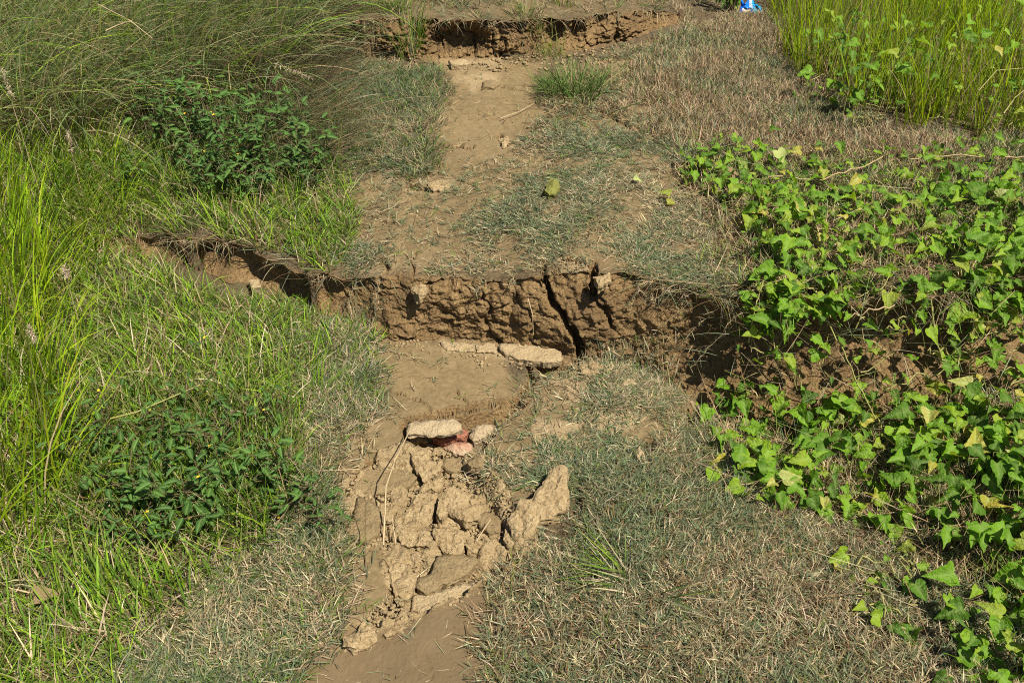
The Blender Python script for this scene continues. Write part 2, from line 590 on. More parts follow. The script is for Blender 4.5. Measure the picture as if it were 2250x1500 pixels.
def tag(o, label=None, cat=None, group=None, kind=None):
    if label: o['label'] = label
    if cat: o['category'] = cat
    if group: o['group'] = group
    if kind: o['kind'] = kind
    return o


def fattr(me, name, vals):
    a = me.attributes.new(name, 'FLOAT', 'POINT')
    a.data.foreach_set('value', np.ascontiguousarray(vals, np.float32))


def cattr(me, cols):
    a = me.attributes.new('Col', 'FLOAT_COLOR', 'POINT')
    c = np.ones((len(cols), 4), np.float32)
    c[:, :3] = cols
    a.data.foreach_set('color', c.ravel())


def tube_arrays(pts, radii, sides=5):
    pts = [Vector(p) for p in pts]
    V, F = [], []
    for i, p in enumerate(pts):
        t = (pts[min(i + 1, len(pts) - 1)] - pts[max(i - 1, 0)]).normalized()
        a = t.orthogonal().normalized()
        b = t.cross(a)
        for k in range(sides):
            an = 2 * math.pi * k / sides
            V.append(p + (a * math.cos(an) + b * math.sin(an)) * radii[i])
    for i in range(len(pts) - 1):
        for k in range(sides):
            q = (k + 1) % sides
            F.append((i * sides + k, i * sides + q, (i + 1) * sides + q, (i + 1) * sides + k))
    return V, F


class MB:
    def __init__(self): self.V, self.F = [], []

    def add(self, V, F):
        n = len(self.V)
        self.V += [tuple(v) for v in V]
        self.F += [tuple(i + n for i in f) for f in F]

    def tube(self, pts, radii, sides=5): self.add(*tube_arrays(pts, radii, sides))

    def build(self, name, mat, parent=None):
        me = bpy.data.meshes.new(name)
        me.from_pydata(self.V, [], self.F)
        return link(name, me, mat, parent)


# ------------------------------------------------------------------ the ground sheet
BARE = [
    ([(980, 132), (1190, 125), (1180, 175), (1160, 215), (1185, 260), (1120, 300), (1110, 345), (1085, 385), (1020, 370), (985, 330), (960, 290), (975, 240), (1005, 200), (985, 165)], 1.0),
    ([(800, 395), (850, 380), (900, 400), (960, 425), (930, 450), (960, 490), (1010, 545), (960, 600), (870, 606), (840, 560), (800, 500), (770, 450)], 0.95),
    ([(1000, 300), (1110, 300), (1130, 380), (1080, 440), (960, 430), (900, 410), (960, 380)], 0.85),
    ([(900, 440), (1010, 450), (1060, 540), (1050, 605), (940, 606), (900, 520)], 0.8),
    ([(1270, 490), (1340, 470), (1370, 500), (1310, 530), (1290, 600), (1200, 605), (1220, 570), (1280, 550)], 0.8),
    ([(830, 730), (920, 742), (1010, 760), (1090, 785), (1130, 830), (1110, 865), (1000, 895), (930, 912), (870, 905), (850, 850), (800, 800), (790, 750)], 1.0),
    ([(740, 990), (800, 940), (890, 905), (1030, 890), (1130, 880), (1080, 960), (1030, 1030), (1110, 1100), (1170, 1180), (1130, 1230), (1060, 1290), (900, 1360), (850, 1400), (760, 1420), (740, 1200), (720, 1060)], 0.92),
    ([(1180, 900), (1270, 870), (1330, 900), (1420, 950), (1350, 1000), (1270, 990), (1200, 960)], 0.6),
    ([(620, 1800), (640, 1500), (720, 1435), (870, 1390), (1062, 1284), (1090, 1330), (1050, 1380), (1070, 1500), (1080, 1800)], 1.0),
    ([(800, -80), (1500, -80), (1400, 30), (1200, 40), (950, 50), (800, 30)], 0.5),
    ([(1220, 800), (1300, 815), (1280, 850), (1210, 850)], 0.7),
    ([(1230, 250), (1330, 250), (1400, 290), (1320, 300), (1240, 280)], 0.5),
]


def bareness(px, py):
    jx = px + 26 * vn(px / 60, py / 45, 61) + 10 * vn(px / 18, py / 14, 62)
    jy = py + 18 * vn(px / 60, py / 45, 63) + 8 * vn(px / 18, py / 14, 64)
    b = np.zeros(np.shape(px))
    for pts, w in BARE:
        b = np.maximum(b, w * smooth(-32, 14, sdf(jx, jy, pts)))
    return b


CRUMBLY = [
    [(745, 1085), (780, 1020), (880, 980), (1000, 980), (1080, 1010), (1130, 1100), (1190, 1190), (1130, 1240), (1090, 1270), (1010, 1325), (900, 1360), (850, 1400), (750, 1425), (780, 1380), (850, 1310), (840, 1210), (745, 1190)],
]
PALES = [[(1230, 830), (1330, 850), (1420, 920), (1330, 960), (1250, 900)], [(1170, 930), (1280, 920), (1260, 990), (1180, 980)], [(970, 748), (1060, 750), (1210, 760), (1230, 790), (1130, 790), (1060, 775), (980, 770)], [(1300, 800), (1420, 800), (1440, 850), (1320, 830)],
         [(1000, 165), (1090, 160), (1100, 185), (1030, 195)], [(830, 385), (880, 390), (930, 415), (840, 400)], [(930, 395), (1000, 395), (1000, 415), (940, 415)],
         [(770, 585), (840, 580), (860, 610), (800, 615)], [(1240, 575), (1300, 580), (1300, 600), (1230, 600)], [(960, 130), (1120, 125), (1110, 142), (980, 146)]]


A1 = [(1050, 1310), (1110, 1240), (1160, 1190), (1260, 1130), (1265, 1040), (1420, 1000), (1500, 920), (1560, 915), (1640, 1090), (1900, 1160), (2150, 1300), (2600, 1450), (2600, 1900), (1020, 1900), (1060, 1450)]
A2 = [(1130, 840), (1250, 800), (1430, 805), (1560, 920), (1420, 1000), (1270, 1050), (1140, 1100), (1030, 1060), (1050, 980), (1100, 930), (1150, 880)]
A3 = [(640, 740), (760, 705), (840, 730), (850, 860), (870, 930), (790, 1000), (720, 1060), (750, 1210), (850, 1300), (840, 1370), (720, 1430), (600, 1560), (560, 2000), (100, 2000), (250, 1500), (300, 1420), (560, 1230), (660, 1130), (640, 900)]
A4 = [(760, 400), (900, 380), (1090, 360), (1180, 300), (1500, 310), (1580, 430), (1680, 640), (1500, 625), (1380, 605), (1300, 598), (1000, 600), (850, 600), (720, 590), (760, 500)]
A5 = [(1180, 240), (1240, 150), (1450, 85), (1580, 50), (1720, 150), (1700, 300), (1560, 350), (1180, 330)]
A6 = [(760, 140), (930, 160), (1000, 180), (990, 260), (970, 330), (1000, 370), (900, 390), (780, 380), (700, 300)]
A7 = [(750, -150), (1680, -150), (1620, 40), (1500, 25), (1400, 15), (1200, 40), (950, 42), (750, 30)]



def build_ground():
    xd = np.arange(-0.72, 1.25, 0.0048)
    def geo(a, b, s0, g):
        o, s = [a], s0
        while o[-1] < b:
            o.append(o[-1] + s); s *= g
        return np.array(o)
    xr = geo(xd[-1] + .006, 400, .008, 1.06)
    xl = -geo(-xd[0] + .006, 400, .008, 1.06)[::-1]
    X = np.concatenate([xl, xd, xr])
    nx = len(X)
    a, b, c, d = y1b(X), y1t(X), y2b(X), y2t(X)
    rows, face = [], []
    far_back = -geo(0, 400, .3, 1.5)[::-1]
    for y0 in far_back:
        rows.append((np.full(nx, y0 + 0.8), None, 0, 0))
    n0 = 250
    for k in range(n0 + 1):
        s = k / n0
        s = s ** 0.92
        rows.append((0.9 + (a - 0.9) * s, None, 0, 0))
    n1 = 84
    for k in range(1, n1):
        rows.append((a + (b - a) * k / n1, k / n1, 1, 0))
    n2 = 200
    for k in range(n2 + 1):
        rows.append((b + (c - b) * (k / n2) ** 1.15, None, 0, 0))
    n3 = 44
    for k in range(1, n3):
        rows.append((c + (d - c) * k / n3, k / n3, 2, 0))
    for y0 in geo(0, 400, .016, 1.07):
        rows.append((d + y0, None, 0, 0))
    ny = len(rows)
    V = np.zeros((ny, nx, 3))
    FACE = np.zeros((ny, nx))
    za, zb = ground_z(X, a - 1e-4), ground_z(X, b + 1e-4)
    zc, zd = ground_z(X, c - 1e-4), ground_z(X, d + 1e-4)
    for j, (y, t, f, _) in enumerate(rows):
        V[j, :, 0] = X
        V[j, :, 1] = y
        if f == 0:
            V[j, :, 2] = ground_z(X, y)
        else:
            lo, hi = (za, zb) if f == 1 else (zc, zd)
            V[j, :, 2] = lo + (hi - lo) * t
            FACE[j] = 1.0 * (hi - lo > 0.02)
            if f == 1:
                # hollow below the turf roots, deeper towards the right
                under = -0.005 + 0.15 * smooth(0.36, 0.75, X) + 0.07 * smooth(-0.35, -0.6, X)
                V[j, :, 1] += under * np.sin(math.pi * min(1, t * 1.02)) ** 0.8 * np.clip((hi - lo) / 0.2, 0, 1)
            else:
                V[j, :, 1] += (0.035 + .05 * vn(X * 4, X * 0, 19)) * math.sin(math.pi * t) * np.clip((hi - lo) / 0.15, 0, 1)
    x, y, z = V[..., 0].ravel(), V[..., 1].ravel(), V[..., 2].ravel()
    F = FACE.ravel()
    near = (y > 0.7) & (y < 6.5) & (np.abs(x) < 3.6)
    px, py, dep = proj(x, y, z)
    # crumbling of the faces
    hf = np.clip(np.interp(x, TX1, TZT - TZL) / 0.2, 0, 1)
    jx = x + 0.012 * vn(x * 40, z * 40, 71); jz = z + 0.012 * vn(x * 40, z * 40, 72)
    d1, d2, val = worley(jx * 13, jz * 16, 73)
    e1, e2, val2 = worley(jx * 42, jz * 46, 74)
    frac = 1 - smooth(0, .10, np.abs(vn(x * 7 + 2.2 * z + .4 * vn(x * 25, z * 25, 78), z * 1.5, 77)))
    disp = 0.022 * fbm(x * 5, z * 7, 75, 3) - 0.018 * frac + 0.010 * (val - 0.5) - 0.006 * (1 - smooth(0, .16, d2 - d1)) + 0.004 * (val2 - 0.4) - 0.002 * (1 - smooth(0, .2, e2 - e1)) + 0.007 * fbm(x * 48, z * 70, 76, 4, .62)
    disp *= F * np.where(y < 3.3, hf, 1.9 * np.clip(np.interp(x, TX2, TH2) / .12, 0, 1))
    # cracks
    cr = np.zeros(x.shape)
    idx = np.where(near)[0]
    cx = px[idx] + 3 * vn(px[idx] / 14, py[idx] / 14, 81)
    cy = py[idx] + 3 * vn(px[idx] / 11, py[idx] / 11, 82)
    for pts, w, dp in CRACKS:
        us = [p[0] for p in pts]; vs = [p[1] for p in pts]
        sel = (cx > min(us) - 30) & (cx < max(us) + 30) & (cy > min(vs) - 30) & (cy < max(vs) + 30)
        dd = seg_dist(cx[sel], cy[sel], pts)
        k = idx[sel]
        cr[k] = np.maximum(cr[k], dp * smooth(w * 1.15, w * 0.45, dd))
    # rubble relief and fine relief of the flat ground
    bare = np.zeros(x.shape); crumb = np.zeros(x.shape); slab_mask = np.zeros(x.shape); pale = np.zeros(x.shape)
    bare[idx] = bareness(px[idx], py[idx])
    for pts in (A2, A4, A5):
        bare[idx] = np.maximum(bare[idx], .8 * smooth(-20, 25, sdf(px[idx], py[idx], pts)))
    jx = px[idx] + 12 * vn(px[idx] / 20, py[idx] / 20, 83); jy = py[idx] + 12 * vn(px[idx] / 20, py[idx] / 20, 84)
    for pts in CRUMBLY:
        crumb[idx] = np.maximum(crumb[idx], smooth(-6, 8, sdf(jx, jy, pts)))
    for pts in PALES:
        pale[idx] = np.maximum(pale[idx], 0.4 * smooth(-14, 10, sdf(jx, jy, pts)))
    s = sdf(px[idx] + 2.5 * vn(px[idx] / 30, py[idx] / 30, 53), py[idx] + 3.5 * vn(px[idx] / 45, py[idx] / 45, 54), SLAB)
    slab_mask[idx] = smooth(-1, 2.5, s)
    crumb *= 1 - slab_mask
    w1, w2, wv = worley(x * 16 + 0.2 * vn(x * 30, y * 30, 5), y * 16, 91)
    q1, q2, qv = worley(x * 48, y * 48, 92)
    rub = 0.030 * (wv - 0.45) - 0.012 * (1 - smooth(0, .18, w2 - w1)) + 0.012 * (qv - 0.4) + 0.004 * fbm(x * 70, y * 70, 93, 2)
    lump = (0.0035 * fbm(x * 45, y * 45, 94, 3) + 0.005 * fbm(x * 15, y * 15, 95, 2)) * (1 - bare * 0.75) * (1 - 0.85 * slab_mask) + 0.0025 * fbm(x * 9, y * 9, 97, 2)
    flat = (1 - np.clip(F, 0, 1)) * near
    z2 = z + flat * (rub * crumb + lump) - cr * np.where(F > 0, 0.15, 1.0)
    y2 = y - disp + cr * np.where(F > 0, 1.0, 0.0)
    x2 = x + F * 0.006 * fbm(x * 50, z * 50, 96, 2)
    VV = np.stack([x2, y2, z2], 1)
    i = np.arange(ny * nx).reshape(ny, nx)
    q = np.stack([i[:-1, :-1], i[:-1, 1:], i[1:, 1:], i[1:, :-1]], -1).reshape(-1, 4)
    me = np_mesh('ground', VV, q.ravel(), np.arange(len(q)) * 4)
    Fs = FACE.copy()
    Fs[1:-1] = (FACE[:-2] + FACE[1:-1] + FACE[2:]) / 3
    vnz = np.zeros(len(VV) * 3, np.float32)
    me.vertex_normals.foreach_get('vector', vnz)
    steep = smooth(.80, .55, np.abs(vnz.reshape(-1, 3)[:, 2])) * near * (1 - crumb) * (1 - slab_mask)
    fattr(me, 'face', np.clip(np.maximum(Fs.ravel() + np.where(cr > 0.02, 0.7, 0), steep), 0, 1)); fattr(me, 'bare', bare); fattr(me, 'crumb', crumb); fattr(me, 'slab_mask', slab_mask); fattr(me, 'pale', pale)
    o = link('ground', me, M['ground'])
    tag(o, 'brown earth footpath dropping in two broken scarps between grassy edges', None, None, 'structure')
    return o


build_ground()


# ------------------------------------------------------------------ clods, slabs and bricks
def clod(px_poly, thick, label, name='soil_clod', cat='clod', mat='clod', tilt=(0, 0), lift=0.0, rough=1.0, taper=0.12, round_=0.010, parent=None, seed=1, group=None):
    rr = np.random.default_rng(seed * 77 + 5)
    cu = sum(p[0] for p in px_poly) / len(px_poly); cv = sum(p[1] for p in px_poly) / len(px_poly)
    g = hit1(cu, cv)
    g = hit1(cu, cv + FPX * 0.4 * thick / max(g.y, 1))       # the foot lies a little nearer than the top
    base = g.z + lift
    n = Vector((-tilt[0], -tilt[1], 1)).normalized()
    p0 = Vector((g.x, g.y, base + thick))
    out = [on_plane(u, v, p0, n) for u, v in px_poly]
    c = sum(out, Vector()) / len(out)
    loc = Vector((c.x, c.y, base))
    ux = Vector((1, 0, tilt[0])); uy = Vector((0, 1, tilt[1]))
    P = [Vector((q.x - c.x, q.y - c.y)) for q in out]
    per = sum((P[i] - P[i - 1]).length for i in range(len(P)))
    size = per / 4
    st = max(0.0045, min(0.008, size / 12))
    ring = []
    for i in range(len(P)):
        a, b = P[i], P[(i + 1) % len(P)]
        m = max(1, int((b - a).length / st))
        for k in range(m):
            q = a.lerp(b, k / m)
            ring.append(q)
    A = np.array([[q.x, q.y] for q in ring])
    nn = len(A)
    nrm = np.roll(A, -1, 0) - np.roll(A, 1, 0)
    nrm = np.stack([nrm[:, 1], -nrm[:, 0]], 1)
    area = 0.5 * np.sum(A[:, 0] * np.roll(A[:, 1], -1) - A[:, 1] * np.roll(A[:, 0], -1))
    if area < 0:
        A = A[::-1].copy(); nrm = -nrm[::-1]
        nrm = np.roll(A, -1, 0) - np.roll(A, 1, 0); nrm = np.stack([nrm[:, 1], -nrm[:, 0]], 1)
    nrm /= np.linalg.norm(nrm, axis=1, keepdims=True) + 1e-9
    A = A + nrm * (max(rough, .8) * (0.003 * vn(A[:, 0] * 140 + seed, A[:, 1] * 140, seed + 8) + 0.004 * vn(A[:, 0] * 60 + seed, A[:, 1] * 60, seed) + 0.005 * vn(A[:, 0] * 24 + seed, A[:, 1] * 24, seed + 1)))[:, None]
    # inner points
    lo, hi = A.min(0), A.max(0)
    gx, gy = np.meshgrid(np.arange(lo[0], hi[0], st), np.arange(lo[1], hi[1], st))
    I = np.stack([gx.ravel(), gy.ravel()], 1) + rr.normal(0, st * .2, (gx.size, 2))
    sd = sdf(I[:, 0], I[:, 1], [tuple(a) for a in A])
    I = I[sd > st * 0.7]
    pts = np.concatenate([A, I])
    res = delaunay_2d_cdt([Vector(p) for p in pts], [(k, (k + 1) % nn) for k in range(nn)], [], 1, 1e-6)
    new = np.array([[v.x, v.y] for v in res[0]])
    back = {}
    for k, src in enumerate(res[3]):
        for q in src:
            back[q] = k
    ringi = [back[k] for k in range(nn) if k in back]
    ringi = [r_ for k, r_ in enumerate(ringi) if r_ not in ringi[:k]]
    order = ringi + [k for k in range(len(new)) if k not in set(ringi)]
    where = {o_: k for k, o_ in enumerate(order)}
    pts = new[order]
    T = [tuple(where[q] for q in f) for f in res[2]]
    nn = len(ringi)
    A = pts[:nn].copy()
    nrm = np.roll(A, -1, 0) - np.roll(A, 1, 0); nrm = np.stack([nrm[:, 1], -nrm[:, 0]], 1)
    nrm /= np.linalg.norm(nrm, axis=1, keepdims=True) + 1e-9
    edge = np.zeros(len(pts))
    edge[nn:] = sdf(pts[nn:, 0], pts[nn:, 1], [tuple(a) for a in A])
    X, Y = pts[:, 0], pts[:, 1]
    zt = thick + rough * (0.006 * fbm(X * 14 + seed, Y * 14, seed + 2, 2) + 0.004 * fbm(X * 48, Y * 48 + seed, seed + 3, 3)) - round_ * (1 - smooth(0, round_ * 1.8, edge))
    w1, w2, wv = worley(X * 26 + seed, Y * 26, seed + 4)
    zt = zt + rough * (0.009 * (wv - 0.5) - 0.006 * (1 - smooth(0, .15, w2 - w1)))
    v1, v2, vv = worley(X * 75 + seed, Y * 75, seed + 5)
    zt = zt + rough * (0.0055 * (vv - 0.5))
    zt = zt + X * tilt[0] + Y * tilt[1]
    V = [tuple(p) for p in np.stack([X, Y, zt], 1)]
    F = [t for t in T]
    rows = max(3, int(thick / st))
    prev = list(range(nn))
    zr = zt[:nn]
    topn = len(V)
    for k in range(1, rows + 1):
        s = k / rows
        ins = -taper * thick * 1.5 * s ** 1.4
        jit = rough * (0.006 * vn(np.arange(nn) * st * 40 + seed, np.full(nn, s * thick * 55), seed + 6) + 0.006 * vn(np.arange(nn) * st * 110, np.full(nn, s * thick * 120), seed + 7))
        B = A + nrm * (ins + jit * (0.4 + 0.6 * min(1, s * 3)))[:, None]
        z = zr * (1 - s) + (-0.012) * s
        cur = list(range(len(V), len(V) + nn))
        V += [tuple(p) for p in np.stack([B[:, 0], B[:, 1], z], 1)]
        for i in range(nn):
            j = (i + 1) % nn
            F.append((prev[i], cur[i], cur[j], prev[j]))
        prev = cur
    F.append(tuple(reversed(prev)))
    me = bpy.data.meshes.new(name)
    me.from_pydata(V, [], F)
    fattr(me, 'top', [1.0 if i < topn else 0.0 for i in range(len(V))])
    me.validate()
    o = link(name, me, M[mat], parent, False)
    if mat not in ('crumbs', 'clod'):
        sm = np.array([len(p_.vertices) == 3 for p_ in me.polygons], bool)
        me.polygons.foreach_set('use_smooth', sm)
    o.location = loc
    if parent is None:
        tag(o, label, cat, group)
    return o


CLODS = [
    # outline, thickness, tilt, lift, material, label
    ([(1117, 1143), (1131, 1112), (1146, 1097), (1171, 1094), (1190, 1060), (1210, 1026), (1229, 1014), (1241, 1021), (1249, 1053), (1254, 1085), (1249, 1114), (1215, 1131), (1190, 1142), (1178, 1158), (1175, 1175), (1151, 1182), (1127, 1175)], .055, (.10, .22), .0, 'crumbs', 'large tall tan clod leaning against dry turf beside the rubble'),
    ([(960, 1109), (972, 1080), (997, 1068), (1019, 1077), (1036, 1094), (1059, 1112), (1050, 1138), (1024, 1148), (1000, 1128), (984, 1120), (972, 1140), (962, 1138)], .06, (-.05, .15), .0, 'crumbs', 'rounded tan clod in the middle of the rubble, dark hollow below it'),
    ([(962, 1118), (985, 1124), (1004, 1134), (1021, 1154), (990, 1147), (968, 1151), (958, 1138)], .025, (0, 0), .0, 'clod', 'ochre lower lump jutting out under the rounded middle clod'),
    ([(887, 1121), (911, 1085), (946, 1077), (960, 1085), (953, 1109), (947, 1138), (931, 1143), (906, 1153), (867, 1153), (865, 1141)], .03, (.05, .06), .0, 'crumbs', 'flat rough slab just left of the rounded middle clod'),
    ([(787, 1087), (806, 1095), (831, 1114), (838, 1139), (831, 1168), (806, 1187), (765, 1178), (757, 1158), (777, 1129)], .035, (.05, .08), .0, 'mudclod', 'pear-shaped smooth mud clod at the left edge of the rubble'),
    ([(806, 1085), (828, 1095), (855, 1114), (858, 1136), (843, 1141), (831, 1119), (809, 1097)], .03, (.1, .0), .0, 'crumbs', 'narrow plate of soil beside the pear-shaped mud clod'),
    ([(794, 1024), (853, 1022), (892, 1026), (921, 1043), (902, 1065), (872, 1070), (831, 1082), (772, 1082), (765, 1070)], .025, (.0, .05), .0, 'mudclod', 'wide flat slab of smooth mud behind the broken straw'),
    ([(897, 997), (921, 982), (943, 987), (946, 1006), (970, 1011), (968, 1031), (931, 1053), (911, 1026)], .05, (.0, .1), .0, 'crumbs', 'pale lump of soil in front of the brick hollow'),
    ([(975, 1005), (1012, 1002), (1022, 1014), (1015, 1030), (985, 1032), (970, 1022)], .03, (0, .1), .0, 'mudclod', 'brown mud lump below the dusty brick shard'),
    ([(1026, 1012), (1050, 1000), (1066, 1008), (1060, 1022), (1035, 1024)], .03, (0, 0), .0, 'mudclod', 'small mud lump at the turf edge below the pale block'),
    ([(935, 1058), (968, 1045), (972, 1066), (945, 1078), (925, 1078)], .035, (0, .1), .0, 'crumbs', 'wedge of soil between the pale lump and the middle clod'),
    ([(1046, 1130), (1070, 1122), (1095, 1127), (1107, 1148), (1098, 1168), (1080, 1172), (1058, 1158)], .03, (0, .1), .0, 'mudclod', 'brown topped clod between the middle clod and the tall clod'),
    ([(950, 1157), (985, 1152), (1018, 1158), (1022, 1180), (1012, 1212), (985, 1212), (965, 1190)], .035, (0, .05), .0, 'crumbs', 'crumbly lump below the rounded middle clod'),
    ([(868, 1160), (900, 1158), (930, 1150), (947, 1165), (957, 1185), (940, 1198), (910, 1195), (880, 1190)], .03, (0, .05), .0, 'crumbs', 'crumbly lump below the flat rough slab'),
    ([(957, 1217), (1017, 1213), (1053, 1227), (1040, 1247), (1017, 1263), (967, 1287), (937, 1302), (915, 1290), (917, 1267), (943, 1255)], .022, (.0, .05), .016, 'mudclod', 'broad mud slab lifted at its front edge with a black gap below'),
    ([(843, 1230), (867, 1222), (897, 1233), (911, 1265), (906, 1288), (890, 1304), (867, 1308), (860, 1280)], .05, (.12, .05), .0, 'crumbs', 'upright kidney-shaped clod casting black shade to its left'),
    ([(907, 1303), (957, 1293), (1030, 1279), (1083, 1262), (1087, 1273), (1037, 1300), (977, 1330), (937, 1348), (900, 1337)], .018, (0, .0), .0, 'crust', 'long strip of pale crumbly crust along the smooth mud edge'),
    ([(757, 1397), (800, 1367), (830, 1380), (823, 1407), (775, 1418), (753, 1417)], .035, (0, 0), .0, 'crumbs', 'round pale clod at the corner of the smooth mud slab'),
    ([(845, 1382), (883, 1363), (905, 1360), (880, 1380), (850, 1392)], .025, (0, 0), .0, 'crumbs', 'small pale clod lying on the edge of the smooth mud slab'),
    ([(927, 1207), (950, 1201), (958, 1218), (942, 1233), (927, 1225)], .03, (0, 0), .0, 'crumbs', 'small knobbly clod behind the lifted mud slab'),
    ([(1025, 1183), (1050, 1176), (1060, 1192), (1040, 1206), (1024, 1200)], .03, (0, 0), .0, 'crumbs', 'small clod at the head of the dark pit'),
    ([(1064, 1180), (1090, 1178), (1102, 1192), (1085, 1203), (1066, 1198)], .025, (0, 0), .0, 'clod', 'small ochre clod over the dark pit'),
    ([(1110, 1160), (1128, 1180), (1135, 1192), (1118, 1196), (1106, 1178)], .03, (0, 0), .0, 'crumbs', 'small stub of soil at the foot of the tall clod'),
    ([(1083, 1232), (1110, 1222), (1118, 1245), (1100, 1262), (1080, 1258)], .02, (0, 0), .0, 'mudclod', 'flat mud piece between the dark pit and dry turf'),
    ([(967, 747), (1040, 752), (1043, 771), (985, 768)], .008, (0, 0), .0, 'crust', 'pale crust piece at the foot of the scarp, first from the shaded end'),
    ([(1045, 754), (1088, 752), (1092, 772), (1047, 773)], .009, (0, 0), .0, 'crust', 'squarish pale crust piece in the middle of the row below the scarp'),
    ([(1095, 754), (1150, 752), (1210, 758), (1233, 768), (1237, 788), (1205, 797), (1140, 787), (1099, 769)], .014, (0, .02), .004, 'crust', 'long pale crust plate bridging a dark gap below the scarp crack'),
    ([(1270, 800), (1300, 790), (1330, 800), (1310, 818), (1280, 818)], .025, (0, 0), .0, 'crumbs', 'clod wedged at the bottom of the scarp crack'),
    ([(1355, 830), (1395, 828), (1402, 842), (1370, 850)], .015, (0, 0), .0, 'crust', 'pale flake in the turf below the bulging scarp'),
    ([(903, 612), (936, 610), (940, 630), (920, 640), (904, 632)], .02, (0, -.2), .0, 'crumbs', 'pale chunk hanging on the lip of the scarp'),
    ([(935, 400), (975, 393), (1000, 402), (990, 415), (950, 416)], .02, (0, 0), .0, 'crumbs', 'pale clod beside the small hole on the middle level'),
    ([(1095, 300), (1115, 297), (1122, 312), (1105, 318)], .018, (0, 0), .0, 'crumbs', 'small lump on the path of the middle level'),
    ([(1060, 178), (1080, 172), (1100, 180), (1085, 190), (1060, 190)], .02, (0, 0), .0, 'mudclod', 'flat mud flake on the path before the far scarp'),
    ([(985, 132), (1025, 130), (1030, 140), (990, 142)], .02, (0, 0), .0, 'crust', 'flat pale crust at the foot of the far scarp'),
    ([(545, 615), (570, 610), (572, 628), (550, 632)], .03, (0, 0), .0, 'crust', 'pale clod below the grassy end of the scarp'),
    ([(1305, 602), (1340, 596), (1345, 612), (1315, 622)], .03, (0, 0), .0, 'crumbs', 'crumbling clod with grass on the scarp lip beside the dark gap'),
    ([(1390, 985), (1410, 975), (1418, 995), (1400, 1005)], .02, (0, 0), .0, 'crust', 'pale flake beside the dark hole in the turf'),
    ([(1110, 1012), (1125, 1008), (1130, 1020), (1115, 1024)], .015, (0, 0), .0, 'crust', 'small flat flake lying in turf'),
]
for i, (poly, th, tl, lf, mt, lab) in enumerate(CLODS):
    clod(poly, th * (1.15 if mt == 'crust' else .82), lab, mat=mt, tilt=tl, lift=lf - (.0 if mt == 'crust' else .004), seed=i + 3, rough=0.45 if mt in ('mudclod', 'crust') else 1.0, round_=0.004 if mt in ('mudclod', 'crust') else 0.005)


# broken bricks: the mortared one in the hollow, a block beside it and a dusty shard below
br = clod([(945, 938), (985, 934), (1016, 932), (1027, 942), (1026, 952), (1000, 956), (968, 958), (950, 952)], .048, '', name='brick_body', mat='brick', lift=0.0, rough=.5, seed=91, parent=None)
root = bpy.data.objects.new('broken_brick', None)
COL.objects.link(root)
root.location = br.location
tag(root, 'broken red brick capped with pale mortar in the hollow of the path', 'brick')
cap = clod([(891, 931), (897, 920), (936, 916), (997, 914), (1014, 923), (1016, 938), (985, 942), (965, 945), (946, 951), (931, 944), (909, 947), (892, 948)], .016, '', name='mortar_cap', mat='mortar', lift=0.05, rough=.6, seed=92)
for o_ in (br, cap):
    for k in ('label', 'category', 'group'):
        if k in o_: del o_[k]
    l = o_.location.copy()
    o_.parent = root
    o_.location = l - root.location
clod([(1034, 934), (1043, 931), (1080, 928), (1085, 934), (1078, 948), (1058, 962), (1041, 964), (1031, 950)], .05, 'pale mortar block right of the red brick in the hollow', name='mortar_block', cat='rubble block', mat='mortar', rough=.5, seed=93, tilt=(0, .15))
clod([(972, 976), (990, 966), (1031, 970), (1038, 977), (1021, 997), (1007, 994), (985, 984)], .03, 'dusty pink brick shard lying below the red brick', name='brick_shard', cat='brick', mat='dustybrick', rough=.6, seed=94, tilt=(0, .2))
clod([(898, 945), (912, 948), (930, 946), (936, 962), (915, 968), (898, 962)], .03, 'dull brown lump under the overhanging mortar slab', mat='clod', seed=95)


# ------------------------------------------------------------------ grass
def blades(P, az, L, W, tilt, bend, nseg, c0, c1, follow=None, pw=1.3, twist=None):
    """ribbon blades: vectorised strips that taper to a point"""
    n = len(P)
    dirh = np.stack([np.cos(az), np.sin(az), np.zeros(n)], 1)
    side0 = np.stack([-np.sin(az), np.cos(az), np.zeros(n)], 1)
    tw = R.normal(0, .5, n) if twist is None else twist
    pos = P.copy()
    V = np.zeros((n, 2 * nseg + 1, 3))
    C = np.zeros((n, 2 * nseg + 1, 3))
    for k in range(nseg + 1):
        s = k / nseg
        th = tilt + bend * s ** pw
        tan = dirh * np.sin(th)[:, None] + np.array([0, 0, 1.0]) * np.cos(th)[:, None]
        nor = np.cross(tan, side0)
        t2 = tw * (1 + .6 * s)
        sd = side0 * np.cos(t2)[:, None] + nor * np.sin(t2)[:, None]
        w = W * (0.65 + 0.35 * min(1, 4 * s)) * (1 - s ** 1.7) * 0.5
        if follow is not None and k > 0:
            g = Hz(pos[:, 0], pos[:, 1]) + follow
            pos[:, 2] = np.where((g > pos[:, 2]) & (g < pos[:, 2] + .03), g, pos[:, 2])
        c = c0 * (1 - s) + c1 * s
        if k < nseg:
            V[:, 2 * k] = pos - sd * w[:, None]
            V[:, 2 * k + 1] = pos + sd * w[:, None]
            C[:, 2 * k] = c; C[:, 2 * k + 1] = c
            pos = pos + tan * (L / nseg)[:, None]
        else:
            V[:, 2 * k] = pos
            C[:, 2 * k] = c
    return V, C


